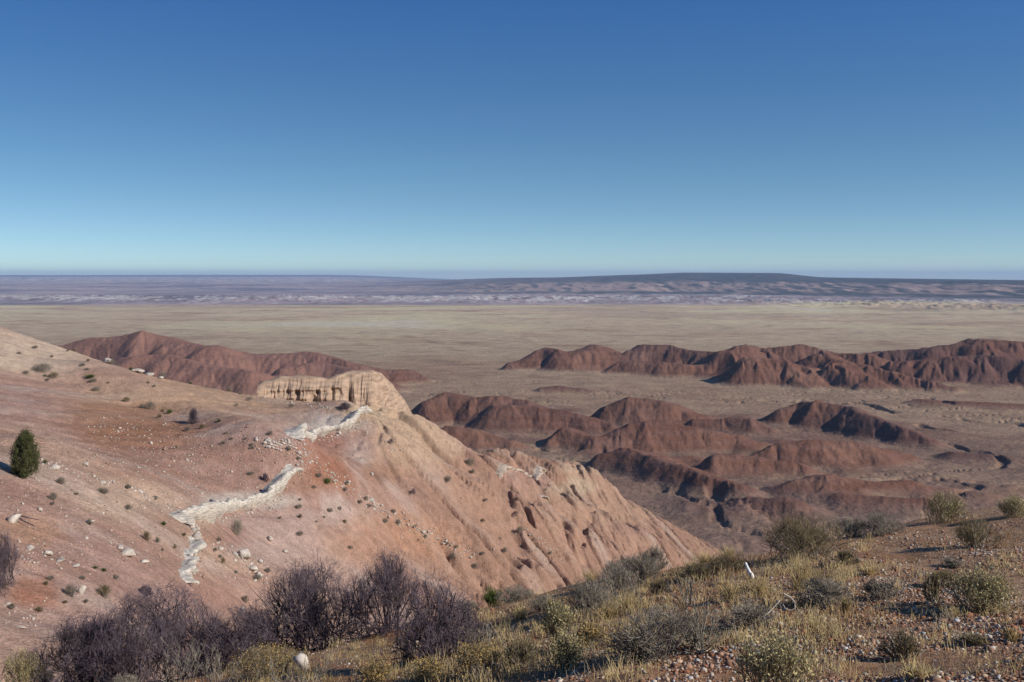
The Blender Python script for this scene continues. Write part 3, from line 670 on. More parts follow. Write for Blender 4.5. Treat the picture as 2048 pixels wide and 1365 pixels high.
def bush_meshes(kind, var, w, h):
    """list of (part name, mesh) of unit-true size; shapes shared between plants of like size"""
    key = (kind, var, round(w, 1), round(h, 1))
    if key in bush_cache: return bush_cache[key]
    g = np.random.default_rng(1000+var*37+hash(kind) % 1 + {'bare': 1, 'grey': 2, 'brown': 3, 'rabbit': 4, 'gold': 5, 'straw': 6, 'dead': 7, 'green': 8, 'stalk': 9}[kind]*101)
    out = []
    big = min(max(w/1.0, .4), 2.4)
    if kind == 'bare':
        lv, q = grow(g, int(26*big)+5, .75, 1.0, 5, [5, 5, 5, 3], lr=.62, jit=.55, up=.05, r0=.012, base=.16*big, rmin=.0015)
        lv, S = fit([tuple([l[0]*1.18, l[1]*1.18, l[2], l[3]]) for l in lv], w, h, True); out = [('branches', np_mesh('branches', *tubes(*merge_lv(lv[:3])), M_wood)), ('twigs', np_mesh('twigs', *tubes(*merge_lv(lv[3:])), M_twig))]
    elif kind in ('grey', 'brown', 'dead'):
        lv, q = grow(g, int(48*big)+8, .5, .8 if kind != 'dead' else 1.05, 3, [7, 5], lr=.6, jit=.4, up=.16 if kind != 'dead' else .02, r0=.006, base=.10*big, rmin=.002)
        lv, S = fit(lv, w, h, True); mt = {'grey': M_gtwig, 'brown': M_btwig, 'dead': M_gtwig}[kind]
        out = [('branches', np_mesh('branches', *tubes(*merge_lv(lv[:1])), M_gwood)), ('twigs', np_mesh('twigs', *tubes(*merge_lv(lv[1:])), mt))]
    elif kind in ('rabbit', 'gold'):
        lv, q = grow(g, int(95*big)+14, .5, .62, 3, [5, 4], lr=.5, jit=.28, up=.18, r0=.004, base=.14*big, rmin=.0019)
        lv, S = fit(lv, w, h, True); E = lv[2][1]
        out = [('stems', np_mesh('stems', *tubes(*merge_lv(lv[:2])), M_gtwig if kind == 'gold' else M_olive)), ('leaves', np_mesh('leaves', *tubes(*lv[2]), M_olive)),
               ('flower_heads', np_mesh('flower_heads', *tips(g, E, int(3600*big), .010, .022), M_ytip if kind == 'rabbit' else M_gold))]
    elif kind == 'straw':
        lv, q = grow(g, int(260*big), .5, .38, 1, [], jit=.3, up=.05, r0=.0028, base=.07*big, div=3)
        lv, S = fit(lv, w, h); out = [('blades', np_mesh('blades', *tubes(*lv[0]), M_straw))]
    elif kind == 'green':
        lv, q = grow(g, int(90*big)+20, .5, .6, 3, [5, 3], lr=.6, jit=.25, up=.2, r0=.006, base=.08*big, rmin=.003)
        lv, S = fit(lv, w, h); out = [('stems', np_mesh('stems', *tubes(*lv[0]), M_olive)), ('leaves', np_mesh('leaves', *tubes(*merge_lv(lv[1:])), M_green))]
    elif kind == 'stalk':
        lv, q = grow(g, int(16*big)+4, .7, .28, 3, [5, 4], lr=.35, jit=.3, up=.25, r0=.006, base=.10*big, rmin=.0022)
        lv, S = fit(lv, w, h); out = [('stems', np_mesh('stems', *tubes(*lv[0]), M_gwood)), ('twigs', np_mesh('twigs', *tubes(*merge_lv(lv[1:])), M_gtwig))]
    bush_cache[key] = out; return out
NAMES = {'bare': ('bare_bush', 'bush'), 'grey': ('grey_shrub', 'shrub'), 'brown': ('brown_shrub', 'shrub'), 'dead': ('dead_bush', 'dead bush'), 'rabbit': ('rabbitbrush', 'shrub'),
         'gold': ('rabbitbrush', 'shrub'), 'straw': ('grass_tuft', 'grass tuft'), 'green': ('green_shrub', 'shrub'), 'stalk': ('dry_stalk_plant', 'dry plant')}
def plant(kind, u, v, wpx, hpx, label, group=None, var=0, dmax=27, rot=None, dmin=0, single=False):
    p = at(u, v, dmin, dmax)
    if p is None: print('no ground for', label); return None
    w, h = wpx*p.y/F, hpx*p.y/F
    parts = bush_meshes(kind, var, w, h)
    a = random.uniform(0, 6.28) if rot is None else rot
    nm, cat = NAMES[kind]
    if single or len(parts) == 1:
        o = link(nm, parts[-1][1])
    else:
        o = link(nm, None)
        for pn, me in parts: link(pn, me, o)
    o.location = (p.x, p.y, zat(p.x, p.y)); o.rotation_euler = (0, 0, a)
    return tag(o, label, cat, group)
# --------------------------------------------------------------- bare purple bushes along the edge of the rim
GB = 'bare purple bushes along the edge of the rim'
plant('bare', 175, 1345, 250, 140, 'low bare purple bush, leftmost of those in front of the slope', GB, 0)
plant('bare', 325, 1350, 340, 185, 'largest bare purple bush, behind the tall pale stalks', GB, 1)
plant('bare', 475, 1335, 220, 120, 'bare purple bush just behind the golden brown shrub', GB, 2)
plant('bare', 625, 1300, 285, 175, 'dense bare purple bush behind the round white boulder', GB, 3)
plant('bare', 772, 1255, 165, 160, 'tall bare purple bush with a dark trunk like a small tree', GB, 4)
plant('bare', 872, 1320, 195, 160, 'bare dark bush, rightmost of the purple bushes, beside the sunlit ground', GB, 5)
plant('bare', -5, 1180, 100, 110, 'bare purple bush cut off by the left edge of the picture', GB, 2, dmax=60)
# --------------------------------------------------------------- shrubs of the foreground rim
FGP = [
 ('rabbit',1893,1047,100,62,'pale green shrub on the rim crest beside a white stick',0),
 ('rabbit',2030,1036,70,46,'yellow green shrub at the right end of the rim crest',1),
 ('grey',1765,1068,105,44,'dark grey shrub on the rim crest with shade beneath',0),
 ('grey',1700,1062,110,42,'grey shrub on the rim crest left of the darker grey one',1),
 ('brown',1955,1098,110,62,'round brown shrub alone on gravel with a long shadow to its left',0),
 ('brown',1610,1118,200,92,'widest brown green shrub, standing on the rim crest above dark shade',1),
 ('brown',1625,1062,80,36,'small brown shrub topping the widest brown shrub on the crest',2),
 ('straw',1600,1180,80,72,'tallest pale yellow grass tuft, in front of the dark shade',0),
 ('straw',1640,1188,60,50,'yellow grass tuft right of the tallest tuft',1),
 ('grey',1650,1212,140,56,'spreading grey twiggy shrub below the tall yellow tuft',2),
 ('stalk',1790,1196,90,52,'thin whitish twigs standing behind the right gravel patch',0),
 ('grey',1760,1200,80,40,'low grey shrub at the foot of the whitish twigs',3),
 ('brown',1895,1172,70,34,'low dark shrub between the lone brown shrub and the yellow green one',3),
 ('rabbit',1965,1222,150,86,'yellow green shrub near the right edge, wider than it is tall',2),
 ('brown',1866,1208,56,66,'narrow dark brown shrub left of the big yellow green one',0),
 ('brown',1800,1322,90,62,'brown green shrub on gravel with a black shadow to its left',1),
 ('rabbit',1555,1385,200,118,'largest yellow green shrub, at the bottom edge of the gravel',3),
 ('dead',1310,1318,230,110,'big tangled heap of dead grey brush over black shade',0),
 ('dead',1395,1300,110,96,'dead grey brush leaning right of the big tangled heap',1),
 ('dead',1495,1262,150,56,'flattened grey brush with curled branches above the gravel',2),
 ('stalk',1375,1212,70,52,'forked pale dead twigs above the tangled heap of brush',1),
 ('brown',1450,1150,110,40,'dark low brown shrub left of the white bleached stick',2),
 ('brown',1395,1160,90,36,'dark low brown shrub on the rim, second left of the bleached stick',3),
 ('grey',1310,1130,66,56,'grey green shrub on the crest right above the red slope foot',0),
 ('grey',1250,1136,100,42,'wide grey shrub on the crest left of the grey green one',1),
 ('grey',1285,1172,100,66,'upper grey shrub of the dark band running down the rim',2),
 ('grey',1235,1200,110,72,'middle grey shrub of the dark band running down the rim',3),
 ('grey',1178,1228,120,74,'lowest grey shrub of the dark band running down the rim',0),
 ('brown',1322,1188,50,30,'small purplish brown clump amid yellow grass',0),
 ('rabbit',1118,1282,80,78,'olive shrub with yellow tips beside the long black shadow',1),
 ('rabbit',1130,1342,84,76,'olive shrub on bare slanting stems at the lower middle',2),
 ('brown',1045,1335,90,66,'greyish brown shrub left of the olive shrub on bare stems',2),
 ('gold',955,1352,120,64,'olive brown shrub in front of the rightmost purple bush',1),
 ('gold',850,1362,100,44,'low golden shrub at the bottom below the dark bush',2),
 ('gold',755,1368,90,44,'low golden shrub at the bottom edge right of the boulder',3),
 ('stalk',960,1300,110,50,'pale grey stems in front of the long black shadow',2),
 ('green',985,1172,42,38,'small bright green shrub on the rim beside the purple bushes',0),
 ('grey',1030,1205,100,34,'low grey brush just right below the bright green shrub',3),
 ('grey',1085,1222,80,30,'low grey brush at the upper edge of the long shadow',1),
 ('grey',935,1215,70,26,'low grey brush left of the bright green shrub foot',2),
 ('stalk',818,1332,70,66,'pale grey brush in front of the dark rightmost purple bush',3),
 ('gold',535,1356,170,62,'golden brown shrub left of the white boulder',0),
 ('stalk',345,1392,110,110,'tall pale stalks at the bottom, left of the pair',0),
 ('stalk',425,1395,100,110,'tall pale stalks at the bottom, right of the pair',1),
 ('stalk',600,1400,160,70,'pale grey stems along the bottom edge below the boulder',2),
 ('rabbit',45,1375,100,80,'yellow green clump in the bottom left corner',3),
 ('grey',88,1300,60,40,'blue grey shrub left of the purple bushes',2),
 ('grey',250,1385,90,34,'low grey brush at the bottom beside the pale flat stone',0),
 ('straw',1690,1228,26,34,'thin grass tuft on the gravel below the grey shrubs',2),
 ('straw',1626,1270,24,32,'thin grass tuft above the largest yellow green shrub',3),
 ('straw',1902,1238,40,24,'short tuft below the black shadow of the yellow green shrub',0),
 ('brown',1948,1292,66,24,'flat rusty brown tuft on the right gravel',1),
 ('straw',1835,1362,70,28,'dry tuft at the bottom edge on the right gravel',1),
 ('straw',2022,1286,30,28,'small tuft at the far right edge of the gravel',2),
 ('straw',1460,1118,60,26,'pale tuft on the rim crest left of the widest brown shrub',3),
 ('straw',1410,1118,70,24,'pale tuft on the rim crest above the dark low shrubs',0),
 ('straw',1180,1150,60,22,'pale tuft on the rim crest left of the grey shrubs',1),
 ('straw',1215,1240,50,36,'straw tuft at the lower end of the dark shrub band',2),
 ('straw',1255,1225,60,40,'straw tuft right of the lower end of the dark shrub band',3),
 ('straw',1460,1205,60,40,'straw tuft above the flattened grey brush',0),
 ('straw',1520,1200,50,44,'straw tuft left below the tallest yellow grass tuft',1),
 ('straw',1100,1225,40,30,'straw tuft at the top of the long black shadow',2),
 ('brown',1690,1130,60,30,'small brown shrub just right of the widest brown shrub',0),
 ('grey',1905,1135,50,20,'tiny grey tuft below the lone brown shrub',1),
 ('straw',1740,1150,60,26,'straw tuft right of the small brown shrub',3),
 ('gold',1180,1300,80,50,'golden low shrub between olive shrub and dead brush heap',1),
 ('straw',1040,1240,50,34,'straw tuft at the left end of the long shadow',0),
]
for k, u, v, w, h, lab, var in FGP: plant(k, u, v, w, h, lab, None, var)
# --------------------------------------------------------------- rocks
def blob_rock(g, n=2, flat=.7, rough=.34, sharp=True):
    import bmesh
    bm = bmesh.new(); bmesh.ops.create_icosphere(bm, subdivisions=n, radius=.5)
    off = g.uniform(0, 50, 3)
    from mathutils import noise
    for v in bm.verts:
        q = v.co*2.2+Vector(off); d = noise.noise(q)+.5*noise.noise(q*2.3)
        v.co *= 1+rough*2*d
        v.co.z *= flat
        if sharp:
            for pl in planes: 
                e = v.co.dot(pl[0])-pl[1]
                if e > 0: v.co -= pl[0]*e*.9
    co = np.array([v.co[:] for v in bm.verts]); f = np.array([[v.index for v in fc.verts] for fc in bm.faces]); bm.free(); return co, f
def mkplanes(g):
    out = []
    for k in range(15):
        d = Vector(g.normal(size=3)).normalized(); out.append((d, float(g.uniform(.24, .40))))
    return out
ROCK = []
for k in range(6):
    g = np.random.default_rng(50+k); planes = mkplanes(g); co, f = blob_rock(g, 3 if k < 3 else 2); ROCK.append((co, f))
rock_me = [np_mesh('boulder', co, f, M_rock) for co, f in ROCK]
def rock(u, v, wpx, hpx, label, var=0, group=None, dmax=1e9, rot=None, dmin=0):
    p = at(u, v, dmin, dmax)
    if not p: return
    o = link('boulder', rock_me[var % 6]); s = wpx*p.y/F
    o.location = (p.x, p.y, zat(p.x, p.y)+hpx*p.y/F*.25); o.scale = (s, s*.9, hpx*p.y/F*1.15); o.rotation_euler = (random.uniform(-.3, .3), random.uniform(-.3, .3), random.uniform(0, 6.28))
    tag(o, label, 'boulder', group)
RK = [(605,1338,46,44,'round white boulder in front of the dense purple bush',0,27),(218,1372,60,24,'flat pale stone at the bottom edge below the purple bushes',1,27),
 (487,1118,40,30,'largest white boulder on the pink slope above the purple bushes',2,235),(541,1083,18,14,'small white boulder up right of the largest one on the slope',3,235),
 (521,1127,16,12,'small round boulder just right of the largest slope boulder',4,235),(505,1142,30,16,'pale broken rock below the largest slope boulder',5,235),
 (516,1158,22,14,'lower pale rock in the rubble under the largest slope boulder',1,235),(162,1188,22,26,'upright pale rock on the left slope above the purple bushes',0,235),
 (485,1227,16,20,'white block on the slope between two purple bushes',2,235),(255,1112,40,18,'pale rock outcrop on the slope left of the lower ledge rib',1,235),
 (240,1100,18,14,'pale stone just above the left slope outcrop',3,235),(288,1128,26,12,'pale stone right below the left slope outcrop',4,235),
 (178,1048,24,12,'white stone beside a grey shrub on the left slope',5,235),(80,1024,16,12,'white stone above the left fallen branches',2,235),
 (25,1045,36,24,'pale rock at the left picture edge below the conifer',0,235),(172,932,16,10,'pale stone on the spur right of the conifer',1,235),
 (95,1112,30,14,'pale rock on the left slope, leftmost of the low outcrop row',2,235),(120,1128,30,12,'pale rock in the low outcrop row below the left slope',3,235),
 (150,1136,26,10,'pale rock at the right of the low outcrop row',4,235),(60,1100,24,12,'pale rock at the far left of the low outcrop row',5,235),
 (570,1108,14,10,'small white stone right of the pink slope boulders',0,235),(743,952,12,8,'white stone on the lilac slope under the upper ledge',1,235),
 (66,1243,12,9,'white stone on the reddish slope at far left',2,235),(42,1258,30,8,'scatter of white rock at far left above the blue grey shrub',3,235),
 (300,740,26,10,'pale rock on the skyline crest of the slope',4,235),(278,729,34,16,'largest pale rock on the skyline crest of the slope',5,235),
 (322,748,14,9,'small pale rock on the skyline right of the larger ones',0,235),(216,717,26,14,'pale rock on the skyline crest, leftmost',1,235)]
for u, v, w, h, lab, var, dm in RK: rock(u, v, w, h, lab, {0: 3, 3: 4}.get(var, var), None, dm)
# bleached sticks
def stick(pts, r, label, mat=M_rock, name='bleached_stick'):
    A = np.array(pts[:-1], float); B = np.array(pts[1:], float); n = len(A)
    co, f = tubes(A, B, np.linspace(r, r*.6, n), np.linspace(r*.9, r*.5, n)); o = link(name, np_mesh(name, co, f, mat)); tag(o, label, 'stick'); return o
def pix3(u, v, d): return P(u, v, d)
p = at(1508, 1158, 0, 27)
if p:
    d = p.y; stick([P(1506,1160,d),P(1501,1148,d-.05),P(1496,1138,d),P(1491,1126,d+.05)], .035, 'bleached white stick standing in the grass left of the yellow tuft', simple_mat('bleached_wood', (.8,.78,.74), var=.1))
p = at(1925, 1036, 0, 27)
if p:
    d = p.y-.1; stick([P(1926,1037,d),P(1920,1031,d-.05),P(1914,1026,d),P(1913,1020,d)], .022, 'short white stick beside the pale green crest shrub')
p = at(1590, 1222, 0, 27)
if p:
    d = p.y; stick([P(1510,1250,d-.3),P(1535,1228,d-.2),P(1556,1206,d-.1),P(1560,1200,d)], .009, 'long pale fallen branch in the flattened brush')
    stick([P(1568,1188,d),P(1582,1196,d),P(1590,1206,d-.05),P(1590,1217,d-.1),P(1582,1221,d-.1),P(1570,1217,d-.1),P(1566,1209,d)], .008, 'curled pale branch shaped like a hook above the gravel')
p = at(50, 1050, 0)
if p:
    d = p.y; stick([P(28,1028,d-.3),P(45,1042,d-.3),P(68,1052,d-.3)], .05, 'dark fallen branch on the slope below the conifer', M_wood, 'fallen_branch')
    stick([P(40,1032,d-.3),P(55,1036,d-.3),P(76,1040,d-.3)], .035, 'thinner fallen branch just above the dark one', M_wood, 'fallen_branch')
# --------------------------------------------------------------- conifer at the left edge
def juniper(u, v, wpx, hpx, label):
    p = at(u, v); w, h = wpx*p.y/F, hpx*p.y/F; g = np.random.default_rng(5)
    root = link('juniper_tree', None); root.location = (p.x, p.y, zat(p.x, p.y)); tag(root, label, 'tree')
    A, B, ra, rb = [], [], [], []
    q = np.array([0, 0, -.1]); r = .11
    for k in range(7):
        q2 = q+np.array([g.normal(0, .04), g.normal(0, .04), h/7.6]); A.append(q); B.append(q2); ra.append(r); rb.append(r*.82); q = q2; r *= .82
    link('trunk', np_mesh('trunk', *tubes(np.array(A), np.array(B), np.array(ra), np.array(rb)), M_bark), root)
    n = 210; t = g.uniform(.04, 1, n)**.9; rad = w/2*np.interp(t, [0, .15, .4, .7, .9, 1], [.5, .85, 1, .78, .45, .1])*g.uniform(.3, 1.18, n)**.7; a = g.uniform(0, 6.28, n)
    C_ = np.stack([rad*np.cos(a), rad*np.sin(a), t*h], 1)
    T = np.stack([0*rad, 0*rad, np.maximum(t*h-.25, .1)], 1)
    link('limbs', np_mesh('limbs', *tubes(T[:110], C_[:110], np.full(110, .02), np.full(110, .006)), M_bark), root)
    m = 60; K = np.repeat(C_, m, 0)+g.normal(0, 1, (n*m, 3))*np.repeat(g.uniform(.5, 1.3, (n, 1)), m, 0)*[.085, .085, .14]; d = unit(g.normal(size=K.shape)+[0, 0, .8])*g.uniform(.05, .13, (len(K), 1))
    link('crown', np_mesh('crown', *tubes(K, K+d, np.full(len(K), .012), np.full(len(K), .004)), M_jun), root)
juniper(50, 956, 48, 88, 'dark green conifer standing alone at the left edge of the slope')
# --------------------------------------------------------------- shrubs dotting the hillside
ORD = ['first','second','third','fourth','fifth','sixth','seventh','eighth','ninth','tenth','eleventh','twelfth','thirteenth','fourteenth','fifteenth','sixteenth','seventeenth','eighteenth','nineteenth','twentieth','twenty-first','twenty-second','twenty-third','twenty-fourth','twenty-fifth']
HS = {
 'on the tan slope under the skyline': [(70,698,20,8,'grey'),(38,707,12,5,'grey'),(104,714,9,6,'grey'),(135,702,9,5,'brown'),(148,697,10,5,'brown'),(176,722,12,7,'brown'),(165,733,12,5,'grey'),(174,741,10,4,'grey'),(222,715,22,11,'grey'),(234,724,18,7,'grey'),(262,727,10,7,'green'),(324,755,16,9,'grey'),(381,763,10,5,'green'),(413,770,14,6,'grey'),(296,766,7,4,'brown'),(308,774,7,4,'grey'),(459,782,12,8,'grey'),(457,774,10,5,'brown'),(498,802,14,6,'grey'),(480,788,14,5,'grey'),(473,811,10,5,'grey'),(90,752,16,6,'grey'),(52,748,14,6,'grey')],
 'in the line across the upper slope': [(85,741,40,14,'grey'),(108,754,30,12,'brown'),(95,762,16,8,'grey'),(180,755,14,6,'green'),(186,763,22,8,'grey'),(192,783,18,8,'grey'),(217,766,12,5,'brown'),(253,864-60,14,8,'brown'),(285,815,24,12,'grey'),(300,817,20,12,'grey'),(325,823,10,6,'green'),(339,827,10,6,'green'),(318,836,18,10,'brown'),(388,846,30,30,'bare'),(405,858,14,8,'brown'),(375,862,18,9,'grey'),(452,868,14,6,'grey'),(438,843,14,6,'green'),(463,880,14,6,'brown'),(491,879,12,5,'brown'),(504,894,14,7,'grey'),(540,872,16,9,'grey')],
 'between the two white ledges': [(446,892,14,7,'grey'),(504,897,14,6,'grey'),(530,960,22,18,'bare'),(501,949,18,7,'grey'),(524,922,8,5,'brown'),(352,900,6,9,'brown'),(578,905,12,9,'grey'),(597,920,16,9,'grey'),(583,792+22,18,9,'grey'),(690,820,22,9,'bare'),(585,952,12,6,'grey'),(655,968,16,12,'green'),(636,957,18,7,'grey'),(628,982,16,8,'grey')],
 'on the rubble spur right of the lower ledge': [(693,973,14,10,'grey'),(690,985,14,8,'grey'),(731,1003,14,8,'grey'),(720,1010,16,8,'grey'),(737,1016,14,8,'grey'),(786,1030,14,7,'grey'),(796,1048,14,9,'grey'),(770,1046,14,8,'grey'),(830,1058,14,7,'grey'),(850,1075,14,8,'grey'),(895,1090,14,8,'grey'),(912,1095,16,7,'grey'),(905,1122,16,10,'grey'),(950,1138,18,10,'grey'),(965,1110,12,6,'grey')],
 'on the gullied red brown slope': [(782,888,14,14,'bare'),(826,988,16,12,'bare'),(895,965,14,12,'grey'),(945,950,18,14,'grey'),(939,932,22,14,'grey'),(922,998,8,5,'brown'),(971,1008,12,7,'grey'),(1000,1080,14,9,'grey'),(1010,1105,14,10,'grey'),(965,1045,12,6,'brown'),(1032,1033,6,5,'brown'),(1040,1063,16,8,'grey'),(1075,1095,16,7,'grey'),(1100,1108,14,7,'grey'),(1092,985,10,5,'grey')],
 'on the pink slope above the bushes': [(600,1000,10,6,'grey'),(598,1018,18,12,'grey'),(600,1038,16,12,'brown'),(600,1070,18,12,'grey'),(473,1070,30,26,'grey'),(438,1083,10,8,'grey'),(440,1115,16,9,'grey'),(430,1105,14,8,'grey'),(472,1146,18,9,'grey'),(515,1160,20,14,'grey'),(535,1145,22,14,'grey'),(445,1128,14,12,'brown'),(490,1205,26,20,'grey'),(560,1038,12,8,'grey'),(648,1036,10,6,'grey'),(660,1025,18,11,'grey'),(690,1045,12,7,'brown'),(700,1100,16,9,'grey'),(680,1020,10,6,'grey'),(633,1045,10,6,'grey')],
 'on the left slope below the conifer': [(90,926,12,9,'green'),(122,968,22,12,'grey'),(106,1000,26,14,'grey'),(152,990,14,6,'grey'),(206,985,22,9,'grey'),(256,978,18,13,'grey'),(312,1000,20,14,'grey'),(257,1020,14,9,'grey'),(180,1048,22,12,'grey'),(105,1010,14,8,'grey'),(327,1050,16,12,'green'),(293,1080,26,20,'brown'),(316,1085,14,13,'grey'),(350,1100,16,12,'brown'),(325,1103,8,8,'grey'),(368,1072,18,12,'brown'),(190,1137,16,8,'green'),(208,1142,14,7,'green'),(232,1158,26,14,'grey'),(165,1160,20,14,'grey'),(100,1160,18,9,'grey'),(92,1170,12,8,'brown'),(142,1195,26,20,'grey'),(208,1195,44,28,'brown'),(172,1208,18,12,'grey'),(130,1212,14,8,'brown'),(22,1220,22,12,'grey'),(78,1225,16,9,'brown'),(290,1190,40,24,'bare')]}
for zone_, L_ in HS.items():
    for i, (u, v, w, h, k) in enumerate(sorted(L_)):
        kn = {'grey': 'grey', 'brown': 'brown', 'green': 'green', 'bare': 'dark purple'}[k]
        col_sorted = [q for q in sorted(L_) if q[4] == k]; j = col_sorted.index((u, v, w, h, k))
        lab = ('%s small %s shrub from the left %s' % (ORD[j], kn, zone_)) if len(col_sorted) > 1 else 'the only small %s shrub %s' % (kn, zone_)
        fz = random.uniform(.6, 1.25); plant(k, u, v+2, w*1.05*fz, h*1.2*fz, lab, 'small %s shrubs %s' % (kn, zone_), var=i % 3, dmax=235, dmin=26, single=False if w >= 22 else True)
# --------------------------------------------------------------- loose stones (uncountable)
def stones(name, spots, sizes, cols, label, seed):
    g = np.random.default_rng(seed); base = [ROCK[k] for k in (3, 4, 5)]
    import bmesh
    vs_, fs, cs, o = [], [], [], 0
    ico = []
    for k in range(4):
        bm = bmesh.new(); bmesh.ops.create_icosphere(bm, subdivisions=1, radius=.5); q = np.array([v.co[:] for v in bm.verts]); f = np.array([[v.index for v in fc.verts] for fc in bm.faces]); bm.free()
        q = q*(1+g.normal(0, .16, (len(q), 1))); ico.append((q, f))
    nv = len(ico[0][0]); n = len(spots); S = np.asarray(spots)
    which = g.integers(0, 4, n); Q = np.stack([ico[k][0] for k in range(4)])[which]
    sc = np.asarray(sizes)[:, None, None]*g.uniform(.65, 1.35, (n, 1, 3))*[1, 1, .7]; a = g.uniform(0, 6.28, n); ca, sa = np.cos(a)[:, None], np.sin(a)[:, None]
    Q = Q*sc; x = Q[..., 0]*ca-Q[..., 1]*sa; y = Q[..., 0]*sa+Q[..., 1]*ca; Q = np.stack([x, y, Q[..., 2]], -1)+S[:, None]
    Fc = ico[0][1][None]+(np.arange(n)*nv)[:, None, None]
    cc = np.repeat(np.asarray(cols)[:, None], nv, 1)
    o = link(name, np_mesh(name, Q.reshape(-1, 3), Fc.reshape(-1, 3), M_stone, cc.reshape(-1, 3))); tag(o, label, None, None, 'stuff'); return o
g = np.random.default_rng(9); sp, sz, cl_ = [], [], []
pal = np.array([[.50, .43, .34], [.44, .31, .21], [.34, .20, .13], [.27, .12, .065], [.45, .42, .38], [.20, .10, .06]])
while len(sp) < 20000:
    u = g.uniform(550, 2090) if g.random() < .85 else g.uniform(-20, 900); v = 1000+370*g.random()**.8
    dens = np.clip((u-900)/700, .25, 1)
    if g.random() > dens: continue
    p = hit(Z, u, v, 0, 27)
    if not p: continue
    cln = float(gnoise(np.array([p.x*.9]), np.array([p.y*.9]), 5)[0])
    if g.random() > .55+.9*cln: continue
    s = float(np.exp(g.normal(-4.1, .5))); s = min(s, .085); sp.append((p.x, p.y, p.z+s*.12)); sz.append(s); cl_.append(pal[g.choice(6, p=[.17, .2, .23, .24, .06, .10])]*g.uniform(.8, 1.15))
stones('gravel', sp, sz, cl_, 'loose red and white gravel on the foreground rim', 3)
sp, sz, cl_ = [], [], []
ZN = [(330,905,150,50,.20,520),(250,860,70,30,.16,150),(420,960,110,40,.14,420),(600,930,40,25,.22,80),(720,1000,50,30,.2,60),(850,1075,50,20,.2,50),(640,950,40,25,.22,90),(120,1000,120,60,.13,300),(80,1120,90,30,.16,150),
      (390,1120,20,50,.2,90),(500,1140,30,25,.18,80),(300,1090,60,40,.13,120),(200,700,120,30,.10,60),(1050,1130,60,25,.2,70),(1230,1110,80,20,.16,60),(560,1100,90,60,.10,160),(680,900,70,40,.12,90),(60,1240,50,30,.12,80),(300,1010,80,30,.16,120),(550,895,30,20,.25,70),(730,905,30,30,.14,60),(150,800,120,60,.09,150),(380,940,330,150,.085,1400),(720,1060,260,90,.08,700),(1100,1080,200,50,.08,250)]
for (u0, v0_, su, sv, s0, n_) in ZN:
    for k in range(int(n_*1.3)):
        u, v = g.normal(u0, su*.7), g.normal(v0_, sv*.7)
        if u < -30: continue
        p = hit(Z, u, v, 28, 230)
        if not p: continue
        s = s0*float(np.exp(g.normal(0, .45)))*.5; sp.append((p.x, p.y, p.z+s*.1)); sz.append(s); cl_.append(np.array([.47, .40, .33] if g.random() < .6 else [.30, .19, .135])*g.uniform(.75, 1.15))
# lines of pale rubble that follow the spur crests
for pl, n_, s0, sp_ in [([(575,893),(600,912),(640,940),(690,975),(730,1003),(790,1040),(850,1070),(900,1095),(960,1120)], 420, .26, 9), ([(80,925),(200,965),(300,995),(375,1035)], 160, .2, 8), ([(705,850),(760,885),(800,910)], 60, .2, 6),
                    ([(395,1072),(390,1110),(380,1160)], 120, .24, 5), ([(430,1090),(480,1120),(530,1165)], 120, .2, 9), ([(1000,1040),(1060,1075),(1110,1105)], 120, .2, 7), ([(525,885),(550,895),(575,890)], 130, .3, 8), ([(560,885),(585,892),(602,915),(600,940)], 55, .25, 6), ([(380,1043),(390,1062),(392,1085)], 60, .25, 4), ([(515,795),(620,812),(700,822),(735,835)], 160, .2, 4), ([(395,1052),(470,1036),(545,1016),(592,965)], 130, .2, 5), ([(600,893),(680,872),(735,842)], 110, .2, 5)]:
    pl = np.array(pl, float); L_ = np.r_[0, np.cumsum(np.linalg.norm(np.diff(pl, axis=0), axis=1))]
    for k in range(n_):
        t = g.uniform(0, L_[-1]); u = np.interp(t, L_, pl[:, 0])+g.normal(0, sp_); v = np.interp(t, L_, pl[:, 1])+g.normal(0, sp_*.7)
        p = hit(Z, u, v, 28, 230)
        if not p: continue
        s = s0*.62*float(np.exp(g.normal(0, .5))); sp.append((p.x, p.y, p.z+s*.1)); sz.append(s); cl_.append(np.array([.48, .41, .34])*g.uniform(.75, 1.12))
stones('slope_stones', sp, sz, cl_, 'small pale stones strewn over the clay slope', 4)
# dry grass, twigs and litter on the foreground rim
g = np.random.default_rng(31); A, B = [], []; cc = []
zones = [(1150,1700,1120,1300,2300),(950,1300,1180,1365,1400),(1600,2060,1060,1365,800),(500,1000,1290,1375,1300),(1350,1750,1080,1180,500),(-20,520,1330,1380,200)]
Pp, Lh, Cl = [], [], []
for (u0, u1, w0, w1, n_) in zones:
    for k in range(n_//6):
        u, v = g.uniform(u0, u1), g.uniform(w0, w1); p = hit(Z, u, v, 0, 27)
        if not p: continue
        c = [.47, .36, .18] if g.random() < .6 else ([.25, .21, .16] if g.random() < .5 else [.22, .14, .075])
        hh = g.uniform(.04, .14)
        m = int(g.integers(14, 34)); s = g.uniform(.03, .12)
        q = np.array(p)+np.stack([g.normal(0, s, m), g.normal(0, s, m), np.full(m, -.02)], 1); d = np.stack([g.normal(0, .35, m), g.normal(0, .35, m), np.ones(m)], 1)
        A.append(q); B.append(q+unit(d)*(hh*g.uniform(.5, 1.3, (m, 1)))); cc.append(np.repeat(np.array([c])*g.uniform(.8, 1.15), m, 0))
A = np.concatenate(A); B = np.concatenate(B); cc = np.concatenate(cc)
co, f = tubes(A, B, np.full(len(A), .003), np.full(len(A), .0012))
tag(link('dry_grass', np_mesh('dry_grass', co, f, M_stone, np.repeat(cc, 6, 0))), 'thin dry grass and stubble between the foreground shrubs', None, None, 'stuff')
